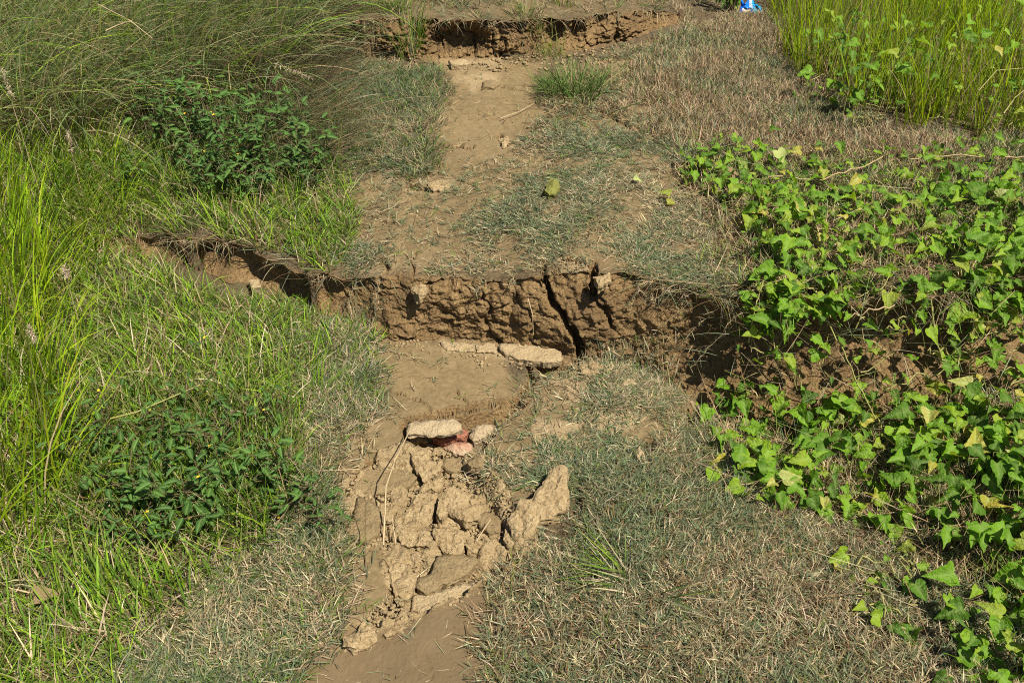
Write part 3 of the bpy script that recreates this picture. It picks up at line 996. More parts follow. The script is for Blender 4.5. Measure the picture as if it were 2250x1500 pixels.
def blade_mesh(name, sets, mat, parent=None):
    VV, CC, LL, SS = [], [], [], []
    voff = loff = 0
    for V, C in sets:
        n, m = V.shape[:2]
        nseg = (m - 1) // 2
        f = []
        st = []
        for k in range(nseg - 1):
            st.append(len(f)); f += [2 * k, 2 * k + 1, 2 * k + 3, 2 * k + 2]
        st.append(len(f)); f += [2 * nseg - 2, 2 * nseg - 1, 2 * nseg]
        f = np.array(f); st = np.array(st)
        LL.append((f[None] + np.arange(n)[:, None] * m + voff).ravel())
        SS.append((st[None] + np.arange(n)[:, None] * len(f) + loff).ravel())
        VV.append(V.reshape(-1, 3)); CC.append(C.reshape(-1, 3))
        voff += n * m; loff += n * len(f)
    me = np_mesh(name, np.concatenate(VV), np.concatenate(LL), np.concatenate(SS))
    cattr(me, np.concatenate(CC))
    return link(name, me, mat, parent)


def scatter(n, poly, jit=22, density=None, box=None):
    """random ground points inside a polygon drawn on the ground (given in photograph pixels)"""
    us = [p[0] for p in poly]; vs = [p[1] for p in poly]
    if box is None:
        cor = hit(np.clip(us, -1200, 3500), np.clip(vs, -60, 1900))
        box = (cor[:, 0].min() - .15, cor[:, 0].max() + .15, max(.35, cor[:, 1].min() - .15), min(8.5, cor[:, 1].max() + .15))
    out = []
    tot = 0
    for _ in range(60):
        m = max(4000, n * 2)
        x = R.uniform(box[0], box[1], m); y = R.uniform(box[2], box[3], m)
        z = Hz(x, y)
        px, py, d = proj(x, y, z)
        jx = px + jit * vn(px / 50, py / 40, 101) + jit * .5 * vn(px / 15, py / 12, 102)
        jy = py + jit * .7 * vn(px / 50, py / 40, 103) + jit * .4 * vn(px / 15, py / 12, 104)
        ok = inpoly(jx, jy, poly)
        a, b = y1b(x), y1t(x)
        h = np.interp(x, TX1, TZT - TZL)
        ok &= ~((y > a - .004) & (y < b + .004) & (h > .07))
        c, dd = y2b(x), y2t(x)
        ok &= ~((y > c - .004) & (y < dd + .004) & (np.interp(x, TX2, TH2) > .05))
        if density is not None:
            ok &= R.random(m) < density(px, py, x, y)
        out.append(np.stack([x, y, z], 1)[ok]); tot += ok.sum()
        if tot >= n:
            break
    return np.concatenate(out)[:n]


def palette(n, cols, wts, var=.16):
    c = np.array(cols)[R.choice(len(cols), n, p=np.array(wts) / sum(wts))]
    return np.clip(c * (1 + R.normal(0, var, (n, 1))) * (1 + R.normal(0, .05, (n, 3))), .005, .9)


STRAW = (.38, .295, .17); PALE_STRAW = (.53, .44, .285); BROWN = (.22, .14, .07); DUSTY = (.185, .218, .122); BLUEG = (.125, .17, .082)
GREEN = (.115, .215, .025); LIME = (.205, .32, .022); DEEP = (.05, .105, .016); OLIVE = (.165, .20, .04)


def sprigs(pts, cols, wts, leaf=(.015, .038), wid=(.0016, .0028), nleaf=6, tilt=(.6, 1.45), spread=.055, ang=.9, var=.26, scale=1.35, stolon=True):
    """short creeping turf: little shoots of flat bent leaves, each shoot on a runner"""
    n = len(pts)
    gr = np.array([1.0 if c_[1] > c_[0] else -1.0 for c_ in cols])
    base_a = palette(n, cols, np.array(wts) * np.exp(.9 * gr), .1)
    base_b = palette(n, cols, np.array(wts) * np.exp(-.9 * gr), .1)
    fld = fbm(pts[:, 0] * 3.2, pts[:, 1] * 3.2, 171, 3) + R.normal(0, .3, n)
    base = np.where((fld > 0)[:, None], base_a, base_b)
    az0 = R.uniform(0, 2 * math.pi, n) + 0.8 * vn(pts[:, 0] * 5, pts[:, 1] * 5, 111)
    sets = []
    rep = np.repeat(np.arange(n), nleaf)
    m = len(rep)
    t = R.uniform(0, 1, m)
    P = pts[rep].copy()
    run = spread * t
    P[:, 0] += np.cos(az0[rep]) * run + R.normal(0, .003, m); P[:, 1] += np.sin(az0[rep]) * run + R.normal(0, .003, m)
    P[:, 2] = Hz(P[:, 0], P[:, 1]) + R.uniform(0, .008, m)
    az = az0[rep] + R.normal(0, ang, m)
    mixc = palette(m, cols, wts, var)
    k = R.random((m, 1)) < .3
    c = np.where(k, mixc, base[rep] * (1 + R.normal(0, var, (m, 1))))
    c = np.clip(c, .01, .9)
    L = R.uniform(*leaf, m) * scale
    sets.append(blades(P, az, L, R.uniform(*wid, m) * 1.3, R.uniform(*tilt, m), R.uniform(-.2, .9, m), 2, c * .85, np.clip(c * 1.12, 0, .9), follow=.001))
    if stolon:
        ns = n // 3
        P = pts[:ns].copy(); P[:, 2] += .004
        c = palette(ns, [STRAW, PALE_STRAW, BROWN], [4, 3, 2])
        sets.append(blades(P, az0[:ns], R.uniform(.04, .09, ns), R.uniform(.0012, .002, ns), R.uniform(1.3, 1.6, ns), R.normal(0, .15, ns), 3, c, c, follow=.002))
    return sets


def nobare(p=1.0, lo=0.0, patch=0.0, seed=0):
    def f(px, py, x, y):
        d = 1 - bareness(px, py)
        d = np.clip(d, 0, 1) ** 1.5
        if patch:
            d = d * np.clip(1 - patch + patch * (0.5 + 1.4 * fbm(x * 7, y * 7, 121 + seed, 3)), 0, 1)
        return np.clip(d * p + lo, 0, 1)
    return f


# dusty turf: foreground right
turf = []
turf += sprigs(scatter(11500, A1, 20, nobare(1, 0, .35, 1)), [STRAW, PALE_STRAW, DUSTY, BLUEG, BROWN, OLIVE], [2.8, 2.2, 5, 4, 1.6, .8], leaf=(.012, .037), wid=(.0014, .0027))
turf += sprigs(scatter(2000, A2, 20, nobare(1, .04, 1.1, 2)), [STRAW, PALE_STRAW, DUSTY, BLUEG, GREEN], [3, 1.6, 4.4, 4, .6], tilt=(.9, 1.5), leaf=(.014, .032))
turf += sprigs(scatter(7200, A3, 26, nobare(1, .03, .5, 3)), [STRAW, PALE_STRAW, DUSTY, BLUEG, GREEN, OLIVE], [2.6, 1.6, 4.2, 4, 1, 1], leaf=(.018, .046), wid=(.0015, .003))
turf += sprigs(scatter(5600, A4, 26, nobare(1, .06, .9, 4)), [STRAW, PALE_STRAW, DUSTY, BLUEG, GREEN], [3.6, 2, 4.4, 2.6, .4], tilt=(.95, 1.5), leaf=(.013, .030), wid=(.0017, .0027))
turf += sprigs(scatter(3800, A5, 26, nobare(1, .05, .8, 5)), [STRAW, BROWN, DUSTY, BLUEG, GREEN], [3.4, 1.5, 3.4, 2.2, .6], tilt=(.8, 1.5), leaf=(.015, .036), wid=(.002, .0034))
turf += sprigs(scatter(3000, A6, 26, nobare(1, .04, .4, 6)), [STRAW, DUSTY, BLUEG, GREEN], [2.2, 3, 3.4, 1.4], leaf=(.018, .045), wid=(.0018, .003), tilt=(.5, 1.4))
turf += sprigs(scatter(3000, A7, 20, nobare(1, .03, .5, 7)), [STRAW, BROWN, DUSTY, BLUEG, OLIVE], [4, 1.5, 2, 1.6, 1], leaf=(.02, .055), wid=(.0024, .004))
for pl, m in ((BARE[0][0], 26), (BARE[1][0], 34), (BARE[3][0] if False else BARE[5][0], 26), (BARE[-4][0], 14)):
    turf += sprigs(scatter(m, pl, 20), [DUSTY, BLUEG, STRAW, GREEN], [4, 3, 2, 1], leaf=(.012, .026))
tag(blade_mesh('dusty_turf', turf, M['blade']), 'short dusty grey-green and straw turf creeping over the path', 'turf', None, 'stuff')

# dry brown turf of the right-hand slope
E1 = [(1440, 95), (1540, 45), (1680, 60), (1760, 160), (1880, 270), (2060, 320), (2500, 330), (2500, 460), (2100, 430), (1800, 370), (1560, 360), (1470, 330), (1400, 230)]
PINK = (.33, .235, .145)
dry = sprigs(scatter(9000, E1, 70, nobare(1, .1, .45, 9)), [PINK, STRAW, BROWN, DUSTY, OLIVE, BLUEG], [3.4, 3, 1.8, 3, 1.2, 1.4], leaf=(.018, .045), wid=(.0018, .003), tilt=(.2, 1.3), ang=1.4, nleaf=6, stolon=False)
E2 = [(1500, 330), (2600, 320), (2600, 700), (2000, 650), (1640, 660), (1560, 560)]
dry += sprigs(scatter(5200, E2, 26), [STRAW, BROWN, OLIVE, DUSTY, GREEN, PINK], [3, 2.6, 1.6, 1.4, 1, 2], leaf=(.025, .06), wid=(.0018, .003), tilt=(.3, 1.4), ang=1.4)
E3 = [(1540, 960), (1700, 950), (2100, 900), (2600, 850), (2600, 1500), (2150, 1310), (1900, 1160), (1650, 1100)]
dry += sprigs(scatter(3600, E3, 26), [STRAW, BROWN, OLIVE, DUSTY, GREEN, PINK], [2.4, 3.2, 1.6, 1.6, 1, 2], leaf=(.025, .06), wid=(.0014, .0026), tilt=(.3, 1.4), ang=1.4)
tag(blade_mesh('dry_brown_turf', dry, M['straw']), 'fine dry pinkish-brown turf on the slope below the tall grass', 'turf', None, 'stuff')

# green grass of the left bank
B1 = [(-700, 300), (120, 300), (420, 340), (700, 330), (780, 420), (790, 480), (740, 600), (660, 590), (600, 570), (540, 545), (450, 518), (350, 512), (300, 575), (430, 640), (540, 665), (640, 690), (710, 715), (790, 745), (700, 830), (650, 920), (640, 1120), (560, 1230), (330, 1420), (200, 2000), (-900, 2000)]
pts = scatter(33000, B1, 26)
n = len(pts)
gz = .5 + .5 * fbm(pts[:, 0] * 3, pts[:, 1] * 3, 131, 3)
c = palette(n, [GREEN, LIME, OLIVE, DEEP, STRAW, PALE_STRAW, BROWN], [4, 4.6, 2.6, 1.2, 2.2, 1.4, .8]) * 1.2
L = R.uniform(.05, .15, n) * (.7 + .6 * gz)
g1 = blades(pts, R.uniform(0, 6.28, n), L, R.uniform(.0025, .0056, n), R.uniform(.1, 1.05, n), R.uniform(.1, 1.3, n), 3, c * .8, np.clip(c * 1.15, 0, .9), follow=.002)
pts = scatter(9000, B1, 26)
n = len(pts)
c = palette(n, [STRAW, PALE_STRAW, BROWN, OLIVE], [4, 2, 3, 2])
g2 = blades(pts, R.uniform(0, 6.28, n), R.uniform(.04, .14, n), R.uniform(.0014, .0028, n), R.uniform(.7, 1.5, n), R.uniform(-.2, .5, n), 2, c, c, follow=.002)
pts = scatter(5200, B1, 26)
g3 = sprigs(pts, [STRAW, DUSTY, GREEN, OLIVE, LIME], [2.2, 2, 3, 3, 1.5], leaf=(.02, .06), wid=(.002, .0042), tilt=(.4, 1.4))
# broad low rosettes along the path side
B2 = [(640, 560), (790, 440), (780, 540), (720, 600)]
B3 = [(520, 640), (720, 660), (830, 740), (840, 900), (640, 950), (560, 800)]
q = np.concatenate([scatter(500, B2, 20), scatter(2300, B3, 20)])
n = len(q)
c = palette(n, [LIME, GREEN, DUSTY, PALE_STRAW], [3, 3.4, 2, 1.4])
g4 = blades(q, R.uniform(0, 6.28, n), R.uniform(.03, .075, n), R.uniform(.003, .005, n), R.uniform(.5, 1.2, n), R.uniform(.1, .8, n), 3, c * .85, c, follow=.003)
B4 = [(250, 190), (480, 180), (700, 230), (760, 330), (740, 430), (300, 440)]
q = scatter(3200, B4, 30)
n = len(q)
c = palette(n, [GREEN, DEEP, DUSTY, STRAW, OLIVE], [4, 3, 3, 2, 2])
g5 = blades(q, R.uniform(0, 6.28, n), R.uniform(.06, .24, n), R.uniform(.0025, .0045, n), R.uniform(.1, 1.2, n), R.uniform(.1, 1.0, n), 4, c * .8, c, follow=.003)
B5 = [(180, 880), (640, 900), (700, 1100), (560, 1200), (200, 1200)]
q = scatter(1500, B5, 30)
n = len(q)
c = palette(n, [GREEN, DEEP, LIME, STRAW, OLIVE], [4, 3, 2, 1.6, 2])
g6 = blades(q, R.uniform(0, 6.28, n), R.uniform(.08, .22, n), R.uniform(.0025, .0045, n), R.uniform(.1, .9, n), R.uniform(.1, 1.0, n), 4, c * .8, c, follow=.003)
tag(blade_mesh('green_grass', [g1, g2] + g3 + [g4, g5, g6], M['blade']), 'ankle-high yellow-green grass mixed with straw on the left bank', 'grass', None, 'stuff')

# tall grass on the left edge
C1 = [(-900, 380), (-100, 400), (60, 470), (110, 620), (120, 800), (170, 1000), (130, 1160), (40, 1260), (-200, 1400), (-900, 1500)]
pts = scatter(4600, C1, 30)
n = len(pts)
c = palette(n, [(.29, .42, .015), (.20, .34, .015), (.34, .42, .02), OLIVE, STRAW], [4, 3.5, 3, 1, 1])
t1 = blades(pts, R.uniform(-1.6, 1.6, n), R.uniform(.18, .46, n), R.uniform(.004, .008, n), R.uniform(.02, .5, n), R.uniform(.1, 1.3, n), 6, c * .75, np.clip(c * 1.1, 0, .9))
C1b = [(60, 380), (280, 330), (330, 480), (200, 560), (140, 900), (260, 1120), (120, 1200)]
pts = scatter(900, C1b, 40)
n = len(pts)
c = palette(n, [(.27, .40, .015), GREEN, (.30, .38, .02), OLIVE], [4, 3.5, 2, 1.5])
t1b = blades(pts, R.uniform(-2.2, 1.2, n), R.uniform(.10, .32, n), R.uniform(.003, .006, n), R.uniform(.1, .8, n), R.uniform(.2, 1.3, n), 6, c * .75, np.clip(c * 1.1, 0, .9))
tag(blade_mesh('tall_grass', [t1, t1b], M['blade']), 'knee-high lime green grass standing along the left edge', 'grass', None, 'stuff')

# tall grass behind the vines on the right
C2 = [(1660, 20), (1700, 90), (1770, 150), (1850, 220), (1960, 260), (2080, 300), (2260, 330), (2800, 360), (3200, 100), (2800, -60), (1700, -60)]
pts = scatter(13000, C2, 60, lambda px, py, x, y: np.clip(.62 + .9 * fbm(x * 4, y * 4, 191, 2), .08, 1))
n = len(pts)
cl = fbm(pts[:, 0] * 3, pts[:, 1] * 3, 192, 2)
c = palette(n, [(.25, .39, .006), (.34, .46, .010), (.17, .30, .02), OLIVE, STRAW, BROWN], [4, 4, 3, 1.8, 1.3, .7]) * (1 + .22 * cl[:, None])
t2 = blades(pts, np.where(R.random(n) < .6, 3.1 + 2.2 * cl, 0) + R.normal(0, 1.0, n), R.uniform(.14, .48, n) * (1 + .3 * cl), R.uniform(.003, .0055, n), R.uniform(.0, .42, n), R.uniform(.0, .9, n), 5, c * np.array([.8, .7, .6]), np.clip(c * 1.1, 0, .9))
pts = scatter(5000, C2, 26)
n = len(pts)
c = palette(n, [(.20, .30, .01), OLIVE, STRAW, BROWN], [4, 2, 2, 1])
t3 = blades(pts, R.uniform(0, 6.28, n), R.uniform(.05, .16, n), R.uniform(.0026, .005, n), R.uniform(.2, 1.0, n), R.uniform(.0, .9, n), 3, c * .8, c)
tag(blade_mesh('tall_grass', [t2, t3], M['blade']), 'dense upright yellow-green tall grass behind the vines', 'grass', None, 'stuff')

# long reeds bowed over by the wind, upper left
D1 = [(-700, -60), (690, -60), (730, 40), (700, 120), (560, 200), (360, 260), (100, 320), (-200, 340), (-700, 380)]
pts = scatter(17000, D1, 30)
n = len(pts)
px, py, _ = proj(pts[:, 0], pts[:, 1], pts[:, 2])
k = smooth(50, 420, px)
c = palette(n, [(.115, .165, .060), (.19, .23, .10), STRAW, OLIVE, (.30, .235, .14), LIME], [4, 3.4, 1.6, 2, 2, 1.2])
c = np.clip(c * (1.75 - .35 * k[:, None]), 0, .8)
az = R.normal(-.72, .42, n)
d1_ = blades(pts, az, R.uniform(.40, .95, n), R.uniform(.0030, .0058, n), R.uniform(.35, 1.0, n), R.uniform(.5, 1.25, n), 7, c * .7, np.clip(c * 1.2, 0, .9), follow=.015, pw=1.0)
pts = scatter(5000, D1, 30)
n = len(pts)
c = palette(n, [STRAW, BROWN, (.30, .235, .14)], [2, 3, 3])
d2_ = blades(pts, R.normal(-.3, .8, n), R.uniform(.2, .6, n), R.uniform(.0025, .0045, n), R.uniform(.9, 1.4, n), R.uniform(.1, .5, n), 5, c * .8, c, follow=.01)
D2 = [(540, 60), (700, 40), (750, 180), (740, 330), (620, 400), (420, 330), (480, 230)]
pts = scatter(4200, D2, 30)
n = len(pts)
c = palette(n, [STRAW, BROWN, DUSTY, (.14, .18, .07)], [3, 3, 3, 3])
d3_ = blades(pts, R.normal(-.6, .6, n), R.uniform(.15, .45, n), R.uniform(.0022, .004, n), R.uniform(.7, 1.3, n), R.uniform(.1, .9, n), 6, c * .8, c, follow=.006)
tag(blade_mesh('bowed_reeds', [d1_, d2_, d3_], M['reed']), 'long thin grey-green reeds bowed over by wind, matted above the left bank', 'reeds', None, 'stuff')

# turf roots and runners that hang over the scarp lip
u = np.concatenate([R.uniform(1380, 2250, 1500), R.uniform(690, 870, 220), R.uniform(360, 690, 420), R.uniform(1000, 1160, 60)])
xs = np.interp(u, [p[0] for p in S1], TX1)
xs = xs[R.random(len(xs)) < np.clip(.25 + 1.5 * vn(xs * 14, xs * 0, 181) + .6 * vn(xs * 45, xs * 0, 182), .06, 1)]
u = xs
yy = y1t(xs) + R.uniform(-.012, .02, len(u))
P = np.stack([xs, yy, np.interp(xs, TX1, TZT) - R.uniform(0, .015, len(u))], 1)
n = len(P)
c = palette(n, [STRAW, PALE_STRAW, BROWN, DUSTY, OLIVE], [3, 1.2, 4, 2, 1])
h1_ = blades(P, R.normal(-1.57, 1.2, n), .025 + .15 * R.random(n) ** 2, R.uniform(.0009, .0020, n), R.uniform(.7, 2.2, n), R.normal(.6, .8, n), 5, c, c * .8)
xs = R.uniform(TX2[1], TX2[-3], 420)
P = np.stack([xs, y2t(xs) + R.uniform(-.01, .03, 420), .36 + np.interp(xs, TX2, TH2)], 1)
c = palette(420, [STRAW, BROWN, DUSTY], [4, 3, 2])
h2_ = blades(P, R.normal(-1.57, .8, 420), R.uniform(.04, .14, 420), R.uniform(.0015, .003, 420), R.uniform(1.1, 1.9, 420), R.uniform(.5, 1.3, 420), 4, c, c * .9)
m3 = 420
uu, vv = R.uniform(1560, 2250, m3), R.uniform(680, 930, m3)
P = hit(uu, vv)
P[:, 1] -= R.uniform(.0, .06, m3); P[:, 2] += R.uniform(.0, .05, m3)
c = palette(m3, [STRAW, BROWN, OLIVE, GREEN, DUSTY], [3, 3, 2, 1.5, 2])
h3_ = blades(P, R.uniform(0, 6.28, m3), R.uniform(.05, .20, m3), R.uniform(.0012, .0026, m3), R.uniform(.3, 2.2, m3), R.uniform(-.4, .9, m3), 5, c, c)
m4 = 900
vp = np.array([(R.uniform(1520, 2300), R.uniform(350, 1350)) for _ in range(m4)])
keep = (vp[:, 1] < 680) | (vp[:, 1] > 900 + .25 * np.maximum(0, 2250 - vp[:, 0]) * .3)
vp = vp[keep & ~((vp[:, 0] < 1900) & (vp[:, 1] > 1120))]
P = hit(vp[:, 0], vp[:, 1]); m4 = len(P)
P[:, 2] += R.uniform(.005, .06, m4)
c = palette(m4, [STRAW, BROWN, (.30, .22, .12), OLIVE], [2.4, 3, 3, 1.4])
h4_ = blades(P, R.uniform(0, 6.28, m4), R.uniform(.08, .30, m4), R.uniform(.0012, .0026, m4), R.uniform(1.2, 1.7, m4), R.normal(0, .35, m4), 5, c, c, follow=.01)
tag(blade_mesh('hanging_roots', [h1_, h2_, h3_, h4_], M['straw']), 'fine dry roots and stems tangled on the scarp lips and under the vines', 'roots', None, 'stuff')

# bits of straw on the bare earth
lit = []
for pl, m in ((BARE[0][0], 160), (BARE[1][0], 170), (BARE[3][0], 110), (BARE[2][0], 60), (BARE[-4][0], 170), (A4, 380), (A2, 260), (CRUMBLY[0], 160)):
    P = scatter(m, pl, 18)
    m = len(P)
    P[:, 2] += .002
    c = palette(m, [STRAW, PALE_STRAW, BROWN, DUSTY], [4, 2.4, 2.4, 2])
    lit.append(blades(P, R.uniform(0, 6.28, m), .008 + .05 * R.random(m) ** 2.5, R.uniform(.0010, .0022, m), R.uniform(1.35, 1.57, m), R.normal(0, .12, m), 3, c, c, follow=.0015))
tag(blade_mesh('straw_litter', lit, M['straw']), 'short bits of straw strewn on the bare earth of the path', 'straw', None, 'stuff')

# crumbs of soil on rubble, path and below the faces
def crumbs():
    ico = []
    for k in range(4):
        r2 = np.random.default_rng(300 + k)
        t = (1 + 5 ** .5) / 2
        v = np.array([(-1, t, 0), (1, t, 0), (-1, -t, 0), (1, -t, 0), (0, -1, t), (0, 1, t), (0, -1, -t), (0, 1, -t), (t, 0, -1), (t, 0, 1), (-t, 0, -1), (-t, 0, 1)]) / 1.9
        ico.append(v * r2.uniform(.45, 1.35, (12, 1)) * np.array([1, 1, .75]))
    f = np.array([(0, 11, 5), (0, 5, 1), (0, 1, 7), (0, 7, 10), (0, 10, 11), (1, 5, 9), (5, 11, 4), (11, 10, 2), (10, 7, 6), (7, 1, 8), (3, 9, 4), (3, 4, 2), (3, 2, 6), (3, 6, 8), (3, 8, 9), (4, 9, 5), (2, 4, 11), (6, 2, 10), (8, 6, 7), (9, 8, 1)])
    polys = [(CRUMBLY[0], 4200, .0011, .0075), (BARE[4][0], 900, .0012, .0045), (BARE[3][0], 260, .001, .003), (BARE[0][0], 250, .0015, .005),
             ([(760, 700), (1300, 770), (1500, 860), (1700, 930), (1700, 970), (1480, 900), (1280, 830), (760, 745)], 700, .002, .009),
             ([(760, 110), (1350, 100), (1350, 150), (760, 150)], 500, .003, .012), (A2, 400, .0015, .005), (A4, 500, .0015, .005)]
    VV, FF, o = [], [], 0
    for poly, m, a, b in polys:
        p = scatter(m, poly, 14)
        for q in p:
            s = a + (b - a) * R.random() ** 2.5
            v = ico[R.integers(4)] * s * R.uniform(.7, 1.2, 3)
            an = R.uniform(0, 6.28)
            ca, sa = math.cos(an), math.sin(an)
            v = np.stack([v[:, 0] * ca - v[:, 1] * sa, v[:, 0] * sa + v[:, 1] * ca, v[:, 2]], 1) + q + np.array([0, 0, s * .4])
            VV.append(v); FF.append(f + o); o += 12
    FF = np.concatenate(FF)
    me = np_mesh('soil_crumbs', np.concatenate(VV), FF.ravel(), np.arange(len(FF)) * 3)
    tag(link('soil_crumbs', me, M['crumbs'], None, False), 'loose crumbs of dry soil over the rubble and path', 'crumbs', None, 'stuff')


crumbs()


# ------------------------------------------------------------------ single tufts of grass
def tuft(u, v, n, Lr, Wr, tilt, bend, cols, wts, label, spread=.03, az=None, name='grass_tuft', mat='blade'):
    p = hit1(u, v)
    P = np.zeros((n, 3))
    P[:, 0] = R.normal(0, spread, n); P[:, 1] = R.normal(0, spread, n)
    P[:, 2] = Hz(P[:, 0] + p.x, P[:, 1] + p.y) - p.z
    c = palette(n, cols, wts)
    a = R.uniform(0, 6.28, n) if az is None else R.normal(az, .5, n)
    out = np.arctan2(P[:, 1], P[:, 0])
    a = np.where(R.random(n) < .6, out + R.normal(0, .6, n), a) if az is None else a
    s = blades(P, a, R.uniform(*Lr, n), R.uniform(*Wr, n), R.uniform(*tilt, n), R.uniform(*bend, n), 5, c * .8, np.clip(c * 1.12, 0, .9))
    o = blade_mesh(name, [s], M[mat])
    o.location = p
    tag(o, label, 'grass tuft')
    return o


GG = [(.13, .20, .05), (.17, .235, .06), DEEP, STRAW]
tuft(1260, 205, 420, (.08, .20), (.003, .005), (.2, 1.2), (.1, .9), GG, [4, 3, 2.4, 1.2], 'dark green bushy grass tuft alone on the middle level', .075)
tuft(1215, 195, 120, (.04, .10), (.003, .005), (.5, 1.3), (.1, .8), GG, [3, 1, 3, .5], 'low dark tuft at the left foot of the bushy tuft', .03)
tuft(905, 125, 80, (.10, .26), (.003, .0055), (.05, .6), (.0, .6), [GREEN, LIME, DUSTY, STRAW], [4, 3, 1, 1], 'upright green tuft in front of the far scarp', .03)
tuft(1212, 125, 90, (.05, .13), (.0025, .004), (.2, 1.1), (.0, .7), [LIME, OLIVE, STRAW], [3, 3, 3], 'yellowish tuft at the foot of the far scarp', .03)
tuft(860, 25, 140, (.08, .20), (.003, .005), (.2, 1.0), (.2, 1.0), [OLIVE, GREEN, STRAW, LIME], [3, 3, 3, 2], 'loose tuft above the far scarp, near the reeds', .05)
tuft(1165, 40, 90, (.06, .16), (.003, .005), (.1, .9), (.1, .9), [OLIVE, GREEN, STRAW], [3, 2, 3], 'small spiky tuft on the lip in the middle of the far scarp', .035)
tuft(1235, 15, 60, (.06, .15), (.003, .005), (.1, .8), (.1, .9), [OLIVE, LIME, STRAW], [3, 2, 2], 'small tuft above the far scarp behind the spiky one', .03)
tuft(1155, 105, 150, (.05, .14), (.002, .0035), (.5, 1.4), (.2, 1.0), [STRAW, BROWN, DUSTY], [4, 2, 2], 'dry straw tuft hanging on the far scarp face', .045)
tuft(1365, 1270, 46, (.10, .19), (.0028, .0045), (1.0, 1.4), (.0, .4), [LIME, GREEN, PALE_STRAW], [3, 4, 1.4], 'flattened green tuft lying in the dry foreground turf', .02, az=2.9)
tuft(1445, 1310, 22, (.10, .2), (.002, .0035), (.5, 1.3), (.0, .5), [DUSTY, PALE_STRAW, GREEN], [3, 3, 2], 'thin grey-green tuft beside the flattened green one', .015, az=-.9)
tuft(935, 330, 60, (.05, .12), (.003, .0045), (.4, 1.2), (.2, .8), [GREEN, DUSTY, DEEP], [3, 3, 2], 'small green tuft at the shallow crack of the middle level', .03)
tuft(700, 505, 120, (.05, .12), (.003, .005), (.4, 1.2), (.2, .8), [LIME, GREEN], [3, 3], 'bright green tuft at the left edge of the middle level', .05)
tuft(545, 880, 60, (.10, .22), (.003, .005), (.1, .9), (.2, .9), [GREEN, OLIVE, LIME], [4, 3, 2], 'green tuft in the left bank above the dark weeds', .03)
tuft(690, 875, 50, (.07, .15), (.003, .006), (.3, 1.1), (.2, .8), [GREEN, LIME], [3, 3], 'broad-bladed green tuft beside the dusty turf of the path', .025)
tuft(230, 1330, 60, (.10, .22), (.004, .007), (.2, .9), (.2, 1.0), [LIME, GREEN, OLIVE], [4, 3, 1], 'lush broad-bladed tuft in the near left corner', .04, az=2.2)
tuft(370, 1330, 16, (.10, .16), (.005, .007), (.05, .5), (.0, .5), [LIME, GREEN], [3, 3], 'few broad upright blades before the near left weeds', .03)
tuft(420, 560, 60, (.06, .13), (.002, .003), (.1, .9), (.1, .7), [STRAW, GREEN, DUSTY], [3, 3, 1], 'tuft growing on the grassy end of the scarp', .05)
tuft(1460, 870, 46, (.04, .10), (.0015, .0026), (.3, 1.2), (.1, .7), [PALE_STRAW, STRAW, DUSTY], [4, 3, 2], 'pale dry tuft on the rim of the deep trench', .03)
tuft(1390, 800, 40, (.04, .09), (.0015, .0026), (.1, .9), (.1, .7), [DUSTY, PALE_STRAW, BLUEG], [3, 3, 3], 'grey dry sprig at the foot of the bulging scarp', .014)
tuft(1545, 930, 70, (.03, .08), (.0015, .0026), (.3, 1.2), (.1, .7), [PALE_STRAW, STRAW, DUSTY], [4, 4, 2], 'pale straw tuft at the near corner of the trench', .02)


# runners of grass that hang down the face
def runner(us, label):
    mb_pts = [hit1(a, b) + Vector((0, -.035, .012)) for a, b in us]
    o_ = mb_pts[0].copy()
    P, A_, T_ = [], [], []
    pts = []
    for i in range(len(mb_pts) - 1):
        for k in range(7):
            pts.append(mb_pts[i].lerp(mb_pts[i + 1], k / 7) + Vector((random.gauss(0, .003), random.gauss(0, .003), random.gauss(0, .003))))
    pts.append(mb_pts[-1])
    rt = bpy.data.objects.new('hanging_grass_runner', None)
    COL.objects.link(rt)
    rt.location = o_
    tag(rt, label, 'grass runner')
    m = MB()
    m.tube([p - o_ for p in pts], [.0013] * len(pts), 4)
    m.build('stem', M['straw_stalk'], rt)
    Q = np.array([p - o_ for p in pts for _ in range(3)])
    n = len(Q)
    c = palette(n, [PALE_STRAW, DUSTY, STRAW, BLUEG], [3, 3, 3, 2])
    s = blades(Q, R.uniform(0, 6.28, n), R.uniform(.015, .04, n), R.uniform(.0014, .0022, n), R.uniform(.6, 2.0, n), R.uniform(.1, .6, n), 3, c, c)
    blade_mesh('blade_cluster', [s], M['blade'], rt)


runner([(1070, 615), (1055, 640), (1045, 655)], 'grass runner hanging in the middle of the lit scarp face')
runner([(1128, 600), (1125, 622), (1120, 645)], 'short pale grass runner on the scarp lip left of the crack')
runner([(1440, 610), (1400, 640), (1375, 680)], 'long pale grass runner hanging over the shaded scarp corner')
runner([(1480, 615), (1440, 650), (1410, 665)], 'branching pale runner on the turf above the scarp corner')
runner([(1560, 680), (1520, 720), (1490, 760)], 'pale runner drooping across the dark hollow')
runner([(1620, 690), (1560, 760), (1510, 810)], 'longest runner drooping across the dark hollow')
runner([(840, 615), (830, 650), (838, 675)], 'grass runner hanging at the shaded left end of the scarp')
runner([(790, 620), (775, 650), (770, 680)], 'straw runner hanging beside the grassy left end of the scarp')
runner([(830, 745), (870, 765), (935, 785)], 'leafy green runner creeping out on the smooth mud below the scarp')
runner([(790, 465), (840, 462), (905, 435)], 'upper creeping runner on the bare mud of the middle level')
runner([(780, 455), (850, 475), (890, 490)], 'lower creeping runner on the bare mud of the middle level')


